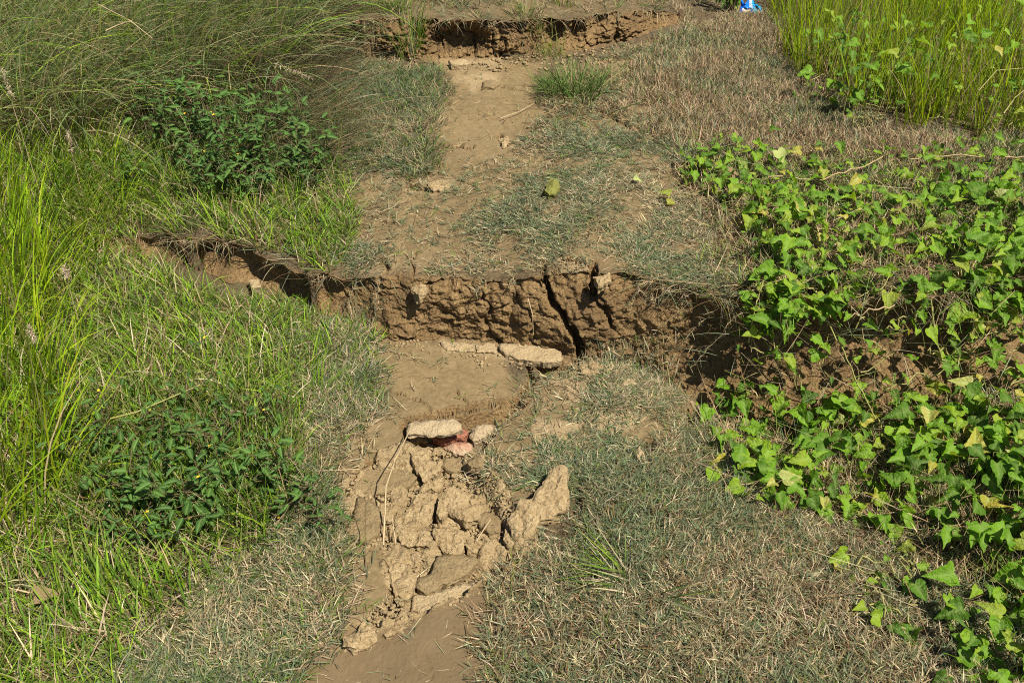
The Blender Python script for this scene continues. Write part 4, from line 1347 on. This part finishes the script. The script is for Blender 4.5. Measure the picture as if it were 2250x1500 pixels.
# ------------------------------------------------------------------ creeping vines
def leaf_mesh(name, outline, fold, droop, rip, seed, cup=0.0, tear=0.0):
    """one leaf: outline of the half blade mirrored, folded at the midrib, drooping at the tip"""
    rr = random.Random(seed)
    V, F, ve = [], [], []
    n = len(outline)
    def zz(x, y, s):
        return fold * abs(x) - droop * y * y + rip * math.sin(9 * y + seed) * abs(x) * s + cup * (x * x)
    for i, (x, y) in enumerate(outline):
        ym = min(max(y if i else 0.0, 0.0), 1.0)
        ymid = (y * .5 + ym * .5)
        row = []
        for sgn in (-1, 1):
            for f_ in (1.0, .52):
                xx, yy = sgn * x * f_ * (1 + rr.uniform(-.10, .06)), (y if f_ == 1 else ymid)
                if tear and f_ == 1 and rr.random() < tear:
                    xx *= rr.uniform(.55, .8)
                row.append((xx, yy, zz(xx, yy, sgn)))
        V += [row[0], row[1], (0, ym, zz(0, ym, 1)), row[3], row[2]]
        t = 0.35 if i % 2 else 0
        ve += [0, t, 1, t, 0]
    for i in range(n - 1):
        for k in range(4):
            a = i * 5 + k
            F.append((a, a + 1, a + 6, a + 5))
    me = bpy.data.meshes.new(name)
    me.from_pydata(V, [], F)
    fattr(me, 'vein', ve)
    me.shade_smooth()
    return me


HEART = [(.03, -.02), (.16, -.13), (.33, -.11), (.44, .02), (.46, .15), (.38, .24), (.41, .33), (.28, .45), (.29, .53), (.15, .72), (.07, .88), (.004, 1.0)]
HEART2 = [(.03, -.02), (.20, -.16), (.40, -.12), (.50, .04), (.52, .20), (.47, .34), (.40, .46), (.33, .58), (.23, .71), (.14, .83), (.06, .92), (.004, .98)]
ANGLED = [(.03, -.02), (.14, -.08), (.30, -.08), (.40, .0), (.42, .10), (.40, .20), (.34, .32), (.26, .46), (.20, .60), (.13, .75), (.07, .90), (.004, 1.05)]
OVATE = [(.02, 0), (.10, .03), (.18, .12), (.21, .22), (.235, .32), (.21, .40), (.215, .50), (.17, .60), (.165, .68), (.11, .80), (.06, .91), (.004, 1.0)]
VLEAF = [leaf_mesh('vine_leaf', o, f, d, r, i, c) for i, (o, f, d, r, c) in enumerate([(HEART, .28, .22, .16, 0), (HEART2, .15, .35, .22, .3), (ANGLED, .35, .15, .12, 0), (HEART, -.12, .3, .25, .2), (HEART2, .32, .12, .18, -.3), (ANGLED, .1, .45, .2, 0)])]
VLEAF += [leaf_mesh('vine_leaf', o, f, d, r, 20 + i, c, .22) for i, (o, f, d, r, c) in enumerate([(HEART, .5, .3, .2, 0), (HEART2, .2, .6, .3, .4), (ANGLED, .6, .3, .2, 0), (HEART, .05, .1, .35, -.4), (HEART2, .45, .5, .25, 0), (ANGLED, -.15, .25, .3, .2)])]
for me_ in VLEAF: me_.materials.append(M['vine'])
VYEL = [me_.copy() for me_ in VLEAF[:4]]
for me_ in VYEL:
    me_.materials.clear(); me_.materials.append(M['vine_yellow'])
WLEAF = [leaf_mesh('weed_leaf', OVATE, f, d, r, 40 + i) for i, (f, d, r) in enumerate([(.5, .25, .1), (.3, .4, .15), (.6, .1, .1), (.2, .15, .2)])]
for me_ in WLEAF: me_.materials.append(M['weed'])


def place_leaf(name, me, parent, pos, nrm, tipdir, size, lift_from):
    y = (tipdir - nrm * tipdir.dot(nrm))
    if y.length < 1e-3: y = nrm.orthogonal()
    y.normalize()
    x = y.cross(nrm).normalized()
    m = Matrix((x, y, nrm)).transposed().to_4x4()
    o = bpy.data.objects.new(name, me)
    COL.objects.link(o)
    o.parent = parent
    o.matrix_basis = Matrix.Translation(pos - lift_from) @ m @ Matrix.Diagonal((size * random.uniform(.88, 1.08), size, size, 1))
    return o


def vine(poly, n, size, height, label, yellow=.06, mind=34, out=.0, minor=0):
    us = [p[0] for p in poly]; vs = [p[1] for p in poly]
    pts = []
    tries = 0
    while len(pts) < n and tries < n * 60:
        tries += 1
        u, v = random.uniform(min(us), max(us)), random.uniform(min(vs), max(vs))
        if not inpoly(np.array([u]), np.array([v]), poly)[0]: continue
        md = mind * (1 if tries < n * 30 else .6)
        if any(abs(a - u) < md and abs(b - v) < md * .7 for a, b in pts): continue
        pts.append((u, v))
    if not pts: return
    G = hit([p[0] for p in pts], [p[1] for p in pts])
    G = [Vector(g) for g in G]
    base = min(G, key=lambda g: g.y).copy()
    rt = bpy.data.objects.new('creeping_vine', None)
    COL.objects.link(rt)
    rt.location = base
    tag(rt, label, 'vine', 'creeping vines with heart-shaped leaves')
    st = MB()
    # runners: chain the nodes greedily, a few chains per plant
    left = G[:]
    cur = base
    chain = [cur]
    chains = []
    while left:
        nx_ = min(left, key=lambda g: (g - cur).length + random.uniform(0, .04))
        left.remove(nx_)
        if (nx_ - cur).length > .28 or len(chain) > 16:
            chains.append(chain); chain = []
        chain.append(nx_); cur = nx_
    chains.append(chain)
    for ch in chains:
        if len(ch) < 2: continue
        P = []
        for i in range(len(ch) - 1):
            for k in range(4):
                q = ch[i].lerp(ch[i + 1], k / 4)
                q.z = max(q.z, float(Hz(np.array([q.x]), np.array([q.y]))[0])) + .012 + random.uniform(0, .018)
                q.y -= out * .5
                P.append(q - base)
        P.append(ch[-1] + Vector((0, -out * .5, .012)) - base)
        st.tube(P, [random.uniform(.0016, .0026)] * len(P), 5)
    lv = []
    for g in G:
        h = random.uniform(*height)
        top = g + Vector((random.gauss(0, .02), random.gauss(-.01, .02) - out, h))
        mid = g.lerp(top, .5) + Vector((random.gauss(0, .006), random.gauss(0, .006), .01))
        st.tube([g + Vector((0, -out * .4, .008)) - base, mid - base, top - base], [.0016, .0013, .0010], 4)
        nrm = Vector((random.gauss(.12, .5), random.gauss(-.30, .5), 1)).normalized()
        az = random.uniform(0, 6.28)
        tip = Vector((math.cos(az), math.sin(az) - .5, -.25))
        s = random.uniform(*size)
        yel = random.random() < yellow
        lv.append((top, nrm, tip, s, random.choice(VYEL if yel else VLEAF)))
        if minor and random.random() < minor:
            for _ in range(2):
                q = g + Vector((random.gauss(0, .035), random.gauss(0, .035) - out, random.uniform(.01, h)))
                lv.append((q, Vector((random.gauss(.1, .5), random.gauss(-.3, .5), 1)).normalized(), Vector((random.gauss(0, 1), random.gauss(0, 1), -.2)), s * random.uniform(.35, .6), random.choice(VLEAF)))
    st.build('stem', M['vine_stem'] if random.random() < .6 else M['dry_stem'], rt)
    for p_, nr, tp, s, me in lv:
        place_leaf('leaf', me, rt, p_, nr, tp, s, base)


VINES = [
    ([(1480, 390), (1560, 335), (1680, 330), (1700, 400), (1640, 440), (1560, 440)], 46, (.035, .058), (.02, .07), 'creeping vine at the upper corner of the leafy patch, beside dry turf', .05, 22),
    ([(1690, 330), (1850, 350), (1900, 420), (1820, 470), (1700, 450)], 30, (.035, .060), (.02, .07), 'creeping vine with several yellowing leaves below the brown turf', .25, 26),
    ([(1880, 360), (2080, 330), (2250, 330), (2260, 420), (2080, 450), (1900, 430)], 42, (.035, .060), (.02, .08), 'creeping vine along the foot of the tall grass', .06, 26),
    ([(2250, 280), (2650, 260), (2700, 500), (2260, 500)], 40, (.04, .065), (.02, .08), 'creeping vine running out of the picture below the tall grass', .06, 34),
    ([(1580, 440), (1720, 440), (1790, 520), (1760, 600), (1660, 590), (1640, 510)], 62, (.042, .068), (.02, .09), 'large-leaved creeping vine covering the left part of the leafy patch', .05, 24),
    ([(1760, 450), (1960, 440), (2000, 540), (1900, 610), (1780, 590)], 58, (.042, .068), (.02, .08), 'creeping vine in the middle of the leafy patch above the trench', .12, 26),
    ([(1990, 430), (2250, 420), (2260, 560), (2120, 600), (2010, 560)], 62, (.042, .070), (.02, .10), 'creeping vine with broad lime leaves right of the leafy patch centre', .10, 28),
    ([(1660, 600), (1780, 590), (1840, 640), (1820, 720), (1720, 700), (1650, 760), (1640, 660)], 44, (.045, .068), (.01, .06), 'creeping vine spilling over the lip of the trench', .04, 26),
    ([(1840, 620), (2020, 580), (2060, 660), (1960, 700), (1860, 680)], 28, (.045, .07), (.01, .06), 'creeping vine on the trench lip above the bare soil face', .08, 28),
    ([(2060, 570), (2260, 540), (2270, 720), (2180, 760), (2090, 700)], 54, (.05, .078), (.02, .10), 'dense bright creeping vine draping the right end of the scarp', .04, 28),
    ([(1620, 720), (1760, 700), (1840, 760), (1800, 860), (1640, 830)], 16, (.045, .066), (.01, .05), 'sparse vine shoots dangling in the shaded trench', .05, 44),
    ([(1850, 700), (2060, 700), (2080, 860), (1880, 880)], 22, (.045, .068), (.01, .05), 'loose vine shoots hanging before the soil face of the trench', .08, 44),
    ([(2080, 740), (2260, 740), (2270, 940), (2100, 930)], 46, (.05, .078), (.02, .09), 'creeping vine with broad leaves at the right end of the trench', .10, 34),
    ([(1560, 880), (1700, 870), (1720, 980), (1640, 1020), (1560, 980)], 20, (.05, .07), (.02, .07), 'small creeping vine at the near corner of the trench', .05, 40),
    ([(1730, 910), (1900, 900), (1960, 980), (1860, 1060), (1740, 1030)], 34, (.055, .082), (.02, .09), 'creeping vine with round leaves on the near rim of the trench', .08, 36),
    ([(1600, 1000), (1740, 1020), (1840, 1090), (1800, 1140), (1660, 1100), (1590, 1060)], 34, (.05, .075), (.02, .07), 'creeping vine advancing over the dry foreground turf', .06, 34),
    ([(1950, 920), (2120, 900), (2150, 1020), (2030, 1080), (1930, 1020)], 36, (.055, .085), (.02, .10), 'creeping vine between the trench and the right foreground', .14, 36),
    ([(2120, 940), (2270, 930), (2280, 1100), (2140, 1090)], 34, (.055, .085), (.02, .10), 'creeping vine at the right picture edge below the trench', .14, 38),
    ([(1830, 1070), (2000, 1060), (2060, 1130), (1960, 1180), (1840, 1150)], 26, (.055, .08), (.02, .08), 'creeping vine with half-shaded leaves at the turf margin', .10, 40),
    ([(2050, 1090), (2270, 1090), (2290, 1300), (2160, 1300), (2060, 1190)], 40, (.06, .095), (.03, .11), 'large-leaved creeping vine in the right foreground', .14, 44),
    ([(1860, 1240), (1990, 1230), (2060, 1330), (1960, 1430), (1880, 1340)], 15, (.05, .075), (.01, .04), 'few vine leaves poking out of the foreground turf', .12, 50),
    ([(2070, 1300), (2290, 1300), (2300, 1520), (2080, 1520)], 32, (.06, .092), (.02, .08), 'creeping vine with yellow-green leaves in the bottom right corner', .16, 40),
    ([(2290, 560), (2800, 520), (2900, 1400), (2320, 1400)], 70, (.05, .085), (.02, .10), 'creeping vine carpet beyond the right picture edge', .10, 60),
    ([(1770, 110), (1960, 120), (2000, 260), (1860, 290), (1760, 220)], 44, (.045, .075), (.08, .26), 'thin vine climbing at the foot of the tall grass', .10, 26),
    ([(1990, 150), (2260, 180), (2260, 320), (2040, 280)], 20, (.045, .07), (.10, .34), 'scattered vine shoots among the tall grass stems', .05, 40),
]
for v_ in VINES:
    poly, n, size, hgt, lab, yel, mind = v_
    inner = any(w_ in lab for w_ in ('dangling', 'hanging before', 'right end of the trench', 'bare soil face'))
    vine(poly, int(n * (.95 if inner else 2.4 if poly[0][0] > 1980 and poly[0][1] < 800 else 1.5 if poly[0][1] > 1050 else 2.15)), (size[0] * .5, size[1] * (.74 if poly[0][1] > 1050 else .84)), (hgt[0] * .5, hgt[1] * 1.15), lab, yel * .6, mind * .62, out=.03 if 'trench' in lab and ('hang' in lab or 'dangl' in lab or 'spill' in lab) else 0.0, minor=.45)

# long bare runners of the vine lying over the leaves
for pts_, lab in [([(1990, 385), (2080, 378), (2180, 376), (2250, 380)], 'pale dry vine runner lying over the leaves below the tall grass'),
                  ([(1680, 425), (1800, 428), (1860, 410), (1930, 380)], 'dry vine runner crossing the yellowing leaves'),
                  ([(1660, 640), (1640, 710), (1625, 790), (1660, 800)], 'green vine runner hanging down the shaded trench corner'),
                  ([(1790, 730), (1830, 790), (1870, 880), (1900, 930)], 'vine runner slanting across the bare trench face'),
                  ([(2010, 700), (2030, 780), (2060, 840)], 'vine runner hanging at the right part of the trench face'),
                  ([(1940, 690), (1880, 715), (1830, 735)], 'straight pale stem sticking out over the trench face')]:
    P = [hit1(a, b) + Vector((0, -.05 if 'trench' in lab else 0, .06)) for a, b in pts_]
    Q = []
    for i in range(len(P) - 1):
        for k in range(5):
            Q.append(P[i].lerp(P[i + 1], k / 5) + Vector((0, 0, random.gauss(0, .004))))
    Q.append(P[-1])
    m_ = MB()
    m_.tube([q_ - Q[0] for q_ in Q], [.0022] * len(Q), 6)
    o = m_.build('vine_runner', M['dry_stem'] if 'pale' in lab or 'dry' in lab else M['vine_stem'])
    o.location = Q[0]
    tag(o, lab, 'vine runner')


# ------------------------------------------------------------------ dark-leaved weeds with yellow flowers
def petal_mesh():
    V, F = [(0, 0, 0)], []
    for k in range(5):
        a = k * 2 * math.pi / 5
        i = len(V)
        for da, r, z in ((-.5, .6, .1), (-.28, 1, .22), (.28, 1, .22), (.5, .6, .1)):
            V.append((math.cos(a + da) * r, math.sin(a + da) * r, z))
        F.append((0, i, i + 1, i + 2)); F.append((0, i + 2, i + 3))
    me = bpy.data.meshes.new('flower')
    me.from_pydata(V, [], F)
    me.materials.append(M['petal'])
    return me


FLOWER = petal_mesh()


def weed(u, v, nst, hgt, lean, nleaf, lsize, label, flowers=3, spread=.5):
    b = hit1(u, v)
    rt = bpy.data.objects.new('flowering_weed', None)
    COL.objects.link(rt)
    rt.location = b
    tag(rt, label, 'weed', 'dark-leaved weeds with yellow flowers')
    tips = []
    for s in range(nst):
        az = random.uniform(0, 6.28)
        h = random.uniform(*hgt)
        ln = random.uniform(.15, spread)
        P = [Vector((random.gauss(0, .012), random.gauss(0, .012), -.005))]
        d = Vector((math.cos(az) * ln + lean[0], math.sin(az) * ln + lean[1], 1)).normalized()
        for k in range(7):
            d = (d + Vector((random.gauss(0, .10), random.gauss(0, .10), .02))).normalized()
            P.append(P[-1] + d * h / 7)
        m_ = MB()
        m_.tube(P, [.0026 - .00026 * k for k in range(8)], 5)
        # side twigs
        nodes = []
        for k in range(2, 8):
            nodes.append(P[k])
            if random.random() < .75:
                a2 = random.uniform(0, 6.28)
                e = P[k] + Vector((math.cos(a2), math.sin(a2), .5)) * random.uniform(.03, .09)
                m_.tube([P[k], P[k].lerp(e, .5) + Vector((0, 0, .006)), e], [.0014, .0012, .0009], 4)
                nodes += [e, P[k].lerp(e, .6)]
        m_.build('stem', M['weed_stem'], rt)
        for q in range(nleaf):
            p = random.choice(nodes)
            a2 = random.uniform(0, 6.28)
            out_ = Vector((math.cos(a2), math.sin(a2), 0))
            nrm = (Vector((random.gauss(.1, .28), random.gauss(-.15, .28), 1)) - out_ * .15).normalized()
            place_leaf('leaf', random.choice(WLEAF), rt, b + p + out_ * .006 + Vector((0, 0, random.gauss(0, .008))), nrm, out_, random.uniform(*lsize), b)
        tips.append(P[-1]); tips += nodes[-3:]
    for k in range((flowers + 1) // 3):
        p = random.choice(tips)
        o = bpy.data.objects.new('flower', FLOWER)
        COL.objects.link(o)
        o.parent = rt
        o.location = p + Vector((random.gauss(0, .01), random.gauss(0, .01), .012))
        o.rotation_euler = (random.gauss(.2, .3), random.gauss(0, .3), random.uniform(0, 6))
        s = random.uniform(.0035, .0055)
        o.scale = (s, s, s)


W = [
    (430, 395, 6, (.22, .40), (-.05, 0), 13, (.026, .046), 'tall dark-leaved weed at the left of the upper weed clump', 6),
    (520, 405, 6, (.20, .36), (0, 0), 14, (.026, .046), 'dark-leaved weed with thin tall stems in the middle of the upper clump', 6),
    (600, 400, 6, (.16, .30), (.05, 0), 14, (.028, .048), 'bushy dark-leaved weed before the bowed reeds', 5),
    (660, 385, 5, (.12, .24), (.25, -.1), 13, (.028, .05), 'dark-leaved weed leaning out at the right end of the upper clump', 2),
    (480, 430, 5, (.12, .22), (0, -.1), 12, (.026, .044), 'low dark-leaved weed at the near foot of the upper clump', 2),
    (560, 440, 5, (.10, .20), (.05, -.1), 11, (.026, .044), 'small shaded weed at the foot of the bushy upper weed', 2),
    (370, 340, 5, (.2, .36), (-.05, 0), 9, (.026, .046), 'sparse weed standing among reeds behind the upper clump', 4),
    (300, 1100, 6, (.13, .24), (-.05, 0), 13, (.032, .052), 'dark-leaved weed at the left of the lower weed clump', 4),
    (400, 1130, 7, (.12, .22), (0, 0), 14, (.032, .054), 'dense dark-leaved weed in the middle of the lower clump', 4),
    (490, 1140, 7, (.12, .22), (.05, 0), 14, (.032, .054), 'dark-leaved weed with large pointed leaves in the lower clump', 3),
    (580, 1100, 6, (.10, .20), (.15, 0), 13, (.032, .054), 'dark-leaved weed at the right end of the lower clump near the path', 3),
    (350, 1010, 6, (.12, .24), (0, 0), 11, (.03, .05), 'weed at the back of the lower clump beside tall grass', 4),
    (470, 1040, 6, (.12, .24), (0, 0), 11, (.03, .05), 'weed with purplish stems at the back of the lower clump', 3),
    (240, 1000, 5, (.12, .22), (0, 0), 9, (.03, .048), 'weed half hidden in tall grass by the lower clump', 3),
    (330, 1200, 4, (.06, .13), (.1, -.1), 9, (.026, .044), 'small low weed with orange-yellow flowers before the lower clump', 5),
    (640, 1140, 4, (.06, .12), (.2, -.1), 9, (.024, .04), 'sprawling small weed at the edge of the dusty turf', 2),
    (700, 1165, 3, (.06, .12), (.1, -.1), 6, (.022, .036), 'tiny weed with wilted dusty leaves beside the rubble', 0),
    (440, 900, 4, (.10, .20), (0, 0), 8, (.024, .04), 'thin weed alone in the green grass of the left bank', 2),
    (450, 330, 6, (.20, .36), (0, 0), 12, (.028, .048), 'dark-leaved weed rising behind the middle of the upper clump', 3),
    (560, 325, 6, (.18, .32), (.05, 0), 12, (.028, .048), 'dark-leaved weed between the bushy upper weed and the reeds', 3),
    (650, 320, 5, (.14, .26), (.1, 0), 10, (.028, .046), 'dark-leaved weed at the back right of the upper clump', 2),
    (330, 260, 5, (.18, .30), (0, 0), 8, (.026, .044), 'lone weed poking through the bowed reeds', 2),
    (530, 1010, 4, (.10, .20), (.1, 0), 8, (.026, .042), 'thin weed straggling between the lower clump and the path', 1),
    (250, 1180, 4, (.08, .16), (-.1, 0), 8, (.026, .042), 'straggling weed in grass before the left of the lower clump', 1),
    (310, 420, 4, (.10, .22), (-.1, 0), 8, (.026, .042), 'straggling weed in bright grass left of the upper clump', 1),
    (690, 420, 4, (.06, .14), (.1, 0), 7, (.024, .04), 'stray weed at the grass margin right of the upper clump', 0),
    (590, 960, 4, (.08, .16), (0, 0), 8, (.024, .04), 'little weed with a yellow flower above the lower clump', 2),
]
for a in W:
    up = a[1] < 450
    weed(a[0], a[1], a[2] + up, a[3], a[4], int(a[5] * (1.35 if up else 1)), (a[6][0] * (.95 if up else .70), a[6][1] * (.95 if up else .74)), a[7], a[8], .9)


# ------------------------------------------------------------------ stalks, seed heads and litter
def stalk(pts, r, label, lift=None, name='dry_stalk', mat='straw_stalk'):
    """pts: (u, v, height above the ground)"""
    P = []
    for (u, v, h) in pts:
        # the stem is seen at (u, v) at height h over the ground
        g = hit1(u, v)
        n = Vector((0, 0, 1))
        P.append(on_plane(u, v, Vector((g.x, g.y, g.z + h)), n))
    Q = []
    for i in range(len(P) - 1):
        for k in range(6):
            Q.append(P[i].lerp(P[i + 1], k / 6))
    Q.append(P[-1])
    m_ = MB()
    m_.tube([q - Q[0] for q in Q], [r * (1 - .5 * k / len(Q)) for k in range(len(Q))], 6)
    o = m_.build(name, M[mat])
    o.location = Q[0]
    tag(o, label, 'stalk')
    return o


stalk([(842, 1200, .0), (845, 1140, .04), (848, 1068, .10), (868, 1010, .12), (898, 950, .10), (905, 935, .08)], .0027, 'long broken straw bent over the rubble and mud slab')
stalk([(803, 1250, .0), (803, 1150, .07), (802, 1080, .13)], .0014, 'thin upright stalk at the left edge of the rubble', mat='weed_stem')
stalk([(873, 1215, .0), (866, 1170, .03), (861, 1130, .06)], .0016, 'short pale stalk standing before the flat slab')
stalk([(1035, 1208, .01), (1055, 1175, .03), (1078, 1140, .05)], .002, 'pale straw leaning on the clods by the dark pit')
stalk([(700, 1034, .02), (750, 1032, .03), (790, 1030, .02)], .0016, 'straw lying level on mud left of the flat slab')
stalk([(630, 1218, .02), (690, 1207, .02), (755, 1195, .01)], .0016, 'pale straw lying on the turf left of the rubble')
stalk([(620, 240, .0), (612, 170, .12), (607, 92, .25)], .002, 'single upright pale stalk before the bowed reeds')
stalk([(1100, 260, .01), (1140, 246, .01), (1172, 228, .02)], .0022, 'thin straw lying on the path of the middle level')
stalk([(1445, 720, .05), (1480, 695, .06), (1520, 660, .06)], .0016, 'straight pale straw over the dark corner of the scarp')
stalk([(215, 10, .45), (285, 45, .45), (335, 85, .42)], .0022, 'thick dry stalk lying on top of the bowed reeds')
stalk([(232, 68, .42), (260, 55, .43), (290, 46, .44)], .0022, 'broken side piece of the thick stalk on the reeds')
stalk([(240, 920, .1), (300, 905, .12), (440, 845, .14)], .003, 'lime grass stem slanting over the lower weeds', mat='vine_stem')
stalk([(430, 820, .02), (520, 790, .04), (640, 757, .05)], .0016, 'long pale straw across the green bank')
stalk([(490, 1045, .05), (560, 1160, .0)], .0016, 'straw poking out before the lower weed clump')
stalk([(1160, 655, .02), (1170, 690, .02), (1172, 735, .02)], .0014, 'pale root running down the lit scarp face')
stalk([(2150, 200, .25), (2190, 155, .3), (2250, 150, .3)], .0022, 'dry bent stem in front of the tall grass', mat='vine_stem')
stalk([(2205, 250, .18), (2230, 215, .2), (2260, 190, .22)], .0024, 'yellow drooping stem at the right edge of the tall grass', mat='vine_stem')


def seedhead(u, v, h, ln, tilt, label):
    g = hit1(u, v)
    top = on_plane(u, v, Vector((g.x, g.y, g.z + h)), Vector((0, 0, 1)))
    rt = bpy.data.objects.new('seed_head', None)
    COL.objects.link(rt)
    foot = Vector((top.x - .03, top.y + .02, float(Hz(np.array([top.x - .03]), np.array([top.y + .02]))[0])))
    rt.location = foot
    tag(rt, label, 'seed head')
    m_ = MB()
    m_.tube([Vector((0, 0, 0)), (top - foot) * .6 + Vector((0, 0, .02)), top - foot], [.0018, .0015, .001], 5)
    m_.build('stem', M['straw_stalk'], rt)
    n = 150
    t = R.random(n)
    d = np.array(tilt) / np.linalg.norm(tilt)
    P = np.array(top - foot)[None] + d[None] * (t * ln)[:, None]
    c = palette(n, [(.46, .36, .26), (.36, .27, .18), PALE_STRAW], [3, 2, 2])
    s = blades(P, R.uniform(0, 6.28, n), R.uniform(.008, .022, n), R.uniform(.0012, .0022, n), R.uniform(.6, 2.4, n), R.uniform(0, .6, n), 2, c, c)
    blade_mesh('seed_plume', [s], M['straw'], rt)


seedhead(146, 285, .22, .08, (.1, -.3, -1), 'drooping grey seed head among grass on the left bank')
seedhead(605, 140, .2, .16, (1, -.2, -.35), 'brownish plume lying on the bowed reeds')
seedhead(3, 150, .35, .10, (.1, -.1, -1), 'pale seed head at the top left picture edge')
seedhead(63, 715, .25, .05, (.1, -.2, -1), 'small seed head in the tall left grass')
seedhead(140, 585, .25, .03, (.1, -.2, -.6), 'tiny pale seed tuft on a bent stem left of the scarp')

# mossy stone, dead leaves
st_ = clod([(1197, 405), (1200, 392), (1215, 384), (1228, 385), (1230, 398), (1222, 410), (1205, 414)], .045, 'olive mossy stone on the middle level turf', name='mossy_stone', cat='stone', mat='crumbs', rough=.6, seed=140, round_=.02)
st_.data.materials.clear(); st_.data.materials.append(M['moss'])


def loose_leaf(u, v, h, size, mat, nrm, tip, label, k=1):
    g = hit1(u, v) + Vector((0, 0, h))
    me = VLEAF[k].copy()
    me.materials.clear(); me.materials.append(M[mat])
    o = bpy.data.objects.new('fallen_leaf', me)
    COL.objects.link(o)
    y = Vector(tip); nr = Vector(nrm).normalized()
    y = (y - nr * y.dot(nr)).normalized()
    x = y.cross(nr)
    o.matrix_basis = Matrix.Translation(g) @ Matrix((x, y, nr)).transposed().to_4x4() @ Matrix.Diagonal((size, size, size, 1))
    tag(o, label, 'leaf')


loose_leaf(1612, 425, .04, .06, 'dead_leaf', (.6, -.6, .5), (.2, .1, 1), 'curled brown dead leaf standing in the vine patch', 1)
loose_leaf(1700, 378, .08, .05, 'pale_leaf', (.0, -.6, .8), (.3, -.6, -.3), 'bleached pale yellow leaf on top of the vine patch', 1)
loose_leaf(1392, 408, .03, .03, 'pale_leaf', (.0, -.4, .9), (.5, -.3, 0), 'small bleached leaf fragment on the turf near the vines', 2)
loose_leaf(1465, 458, .02, .035, 'vine_yellow', (.1, -.4, .9), (1, 0, 0), 'single yellow-green leaf on turf apart from the vines', 0)
loose_leaf(1470, 445, .03, .04, 'vine', (.1, -.4, .9), (-1, .3, 0), 'single green leaf on turf apart from the vines', 2)
loose_leaf(95, 1340, .05, .05, 'dead_leaf', (.2, -.5, .8), (1, .2, 0), 'brown dead blade in the near left grass', 5)


# blue and white crumpled wrapper at the far right
def wrapper():
    g = hit1(1650, 36)
    nx_, ny_ = 26, 14
    V, F, C = [], [], []
    for j in range(ny_):
        for i in range(nx_):
            a, b = i / (nx_ - 1), j / (ny_ - 1)
            x = (a - .5) * .125 * (1 - .15 * b); zz = b * .05 * (1 - .55 * a)
            f1 = float(fbm(np.array([a * 5.]), np.array([b * 4.]), 151, 3)[0])
            f2 = abs(float(vn(np.array([a * 7.]), np.array([b * 5.]), 155)[0]))
            V.append((x + .006 * f1, .045 * b + .028 * f1 + .02 * f2, zz + .012 * f2 + .006 * f1 + .012))
            if a < .42:
                c = (.005, .16, .75) if b > .25 or a < .12 else (.75, .6, .5)
            elif a < .58:
                c = (.5, .56, .62) if f1 > .0 else (.02, .25, .7)
            else:
                c = (.02, .32, .62) if b > .35 else (.08, .28, .38)
            C.append(c)
    for j in range(ny_ - 1):
        for i in range(nx_ - 1):
            k = j * nx_ + i
            F.append((k, k + 1, k + nx_ + 1, k + nx_))
    me = bpy.data.meshes.new('plastic_wrapper')
    me.from_pydata(V, [], F)
    cattr(me, np.array(C))
    o = link('plastic_wrapper', me, blade_material('wrapper_film', .15, .25, .5))
    md = o.modifiers.new('thickness', 'SOLIDIFY'); md.thickness = .0006
    o.location = g + Vector((0, 0, .005))
    tag(o, 'crumpled blue and white plastic wrapper at the edge of the tall grass', 'wrapper')


wrapper()

# broad-leaved dull weed behind the wrapper
for (u, v, n_, lab) in [(1610, 25, 30, 'wilted drooping leafy plant behind the blue wrapper')]:
    b = hit1(u, v)
    rt = bpy.data.objects.new('wilted_plant', None)
    COL.objects.link(rt)
    rt.location = b
    tag(rt, lab, 'plant')
    m_ = MB()
    for k in range(7):
        e = Vector((random.gauss(0, .08), random.gauss(0, .05), random.uniform(.12, .24)))
        m_.tube([Vector((0, 0, 0)), e * .5 + Vector((0, 0, .02)), e], [.003, .0024, .0015], 5)
        for q in range(6):
            pp = e * random.uniform(.4, 1)
            a2 = random.uniform(0, 6.28)
            place_leaf('leaf', random.choice(WLEAF + VLEAF[:1]), rt, b + pp, Vector((random.gauss(0, .6), -.8, .5)).normalized(), Vector((math.cos(a2) * .4, -.2, -1)), random.uniform(.04, .075), b)
    m_.build('stem', M['weed_stem'], rt)
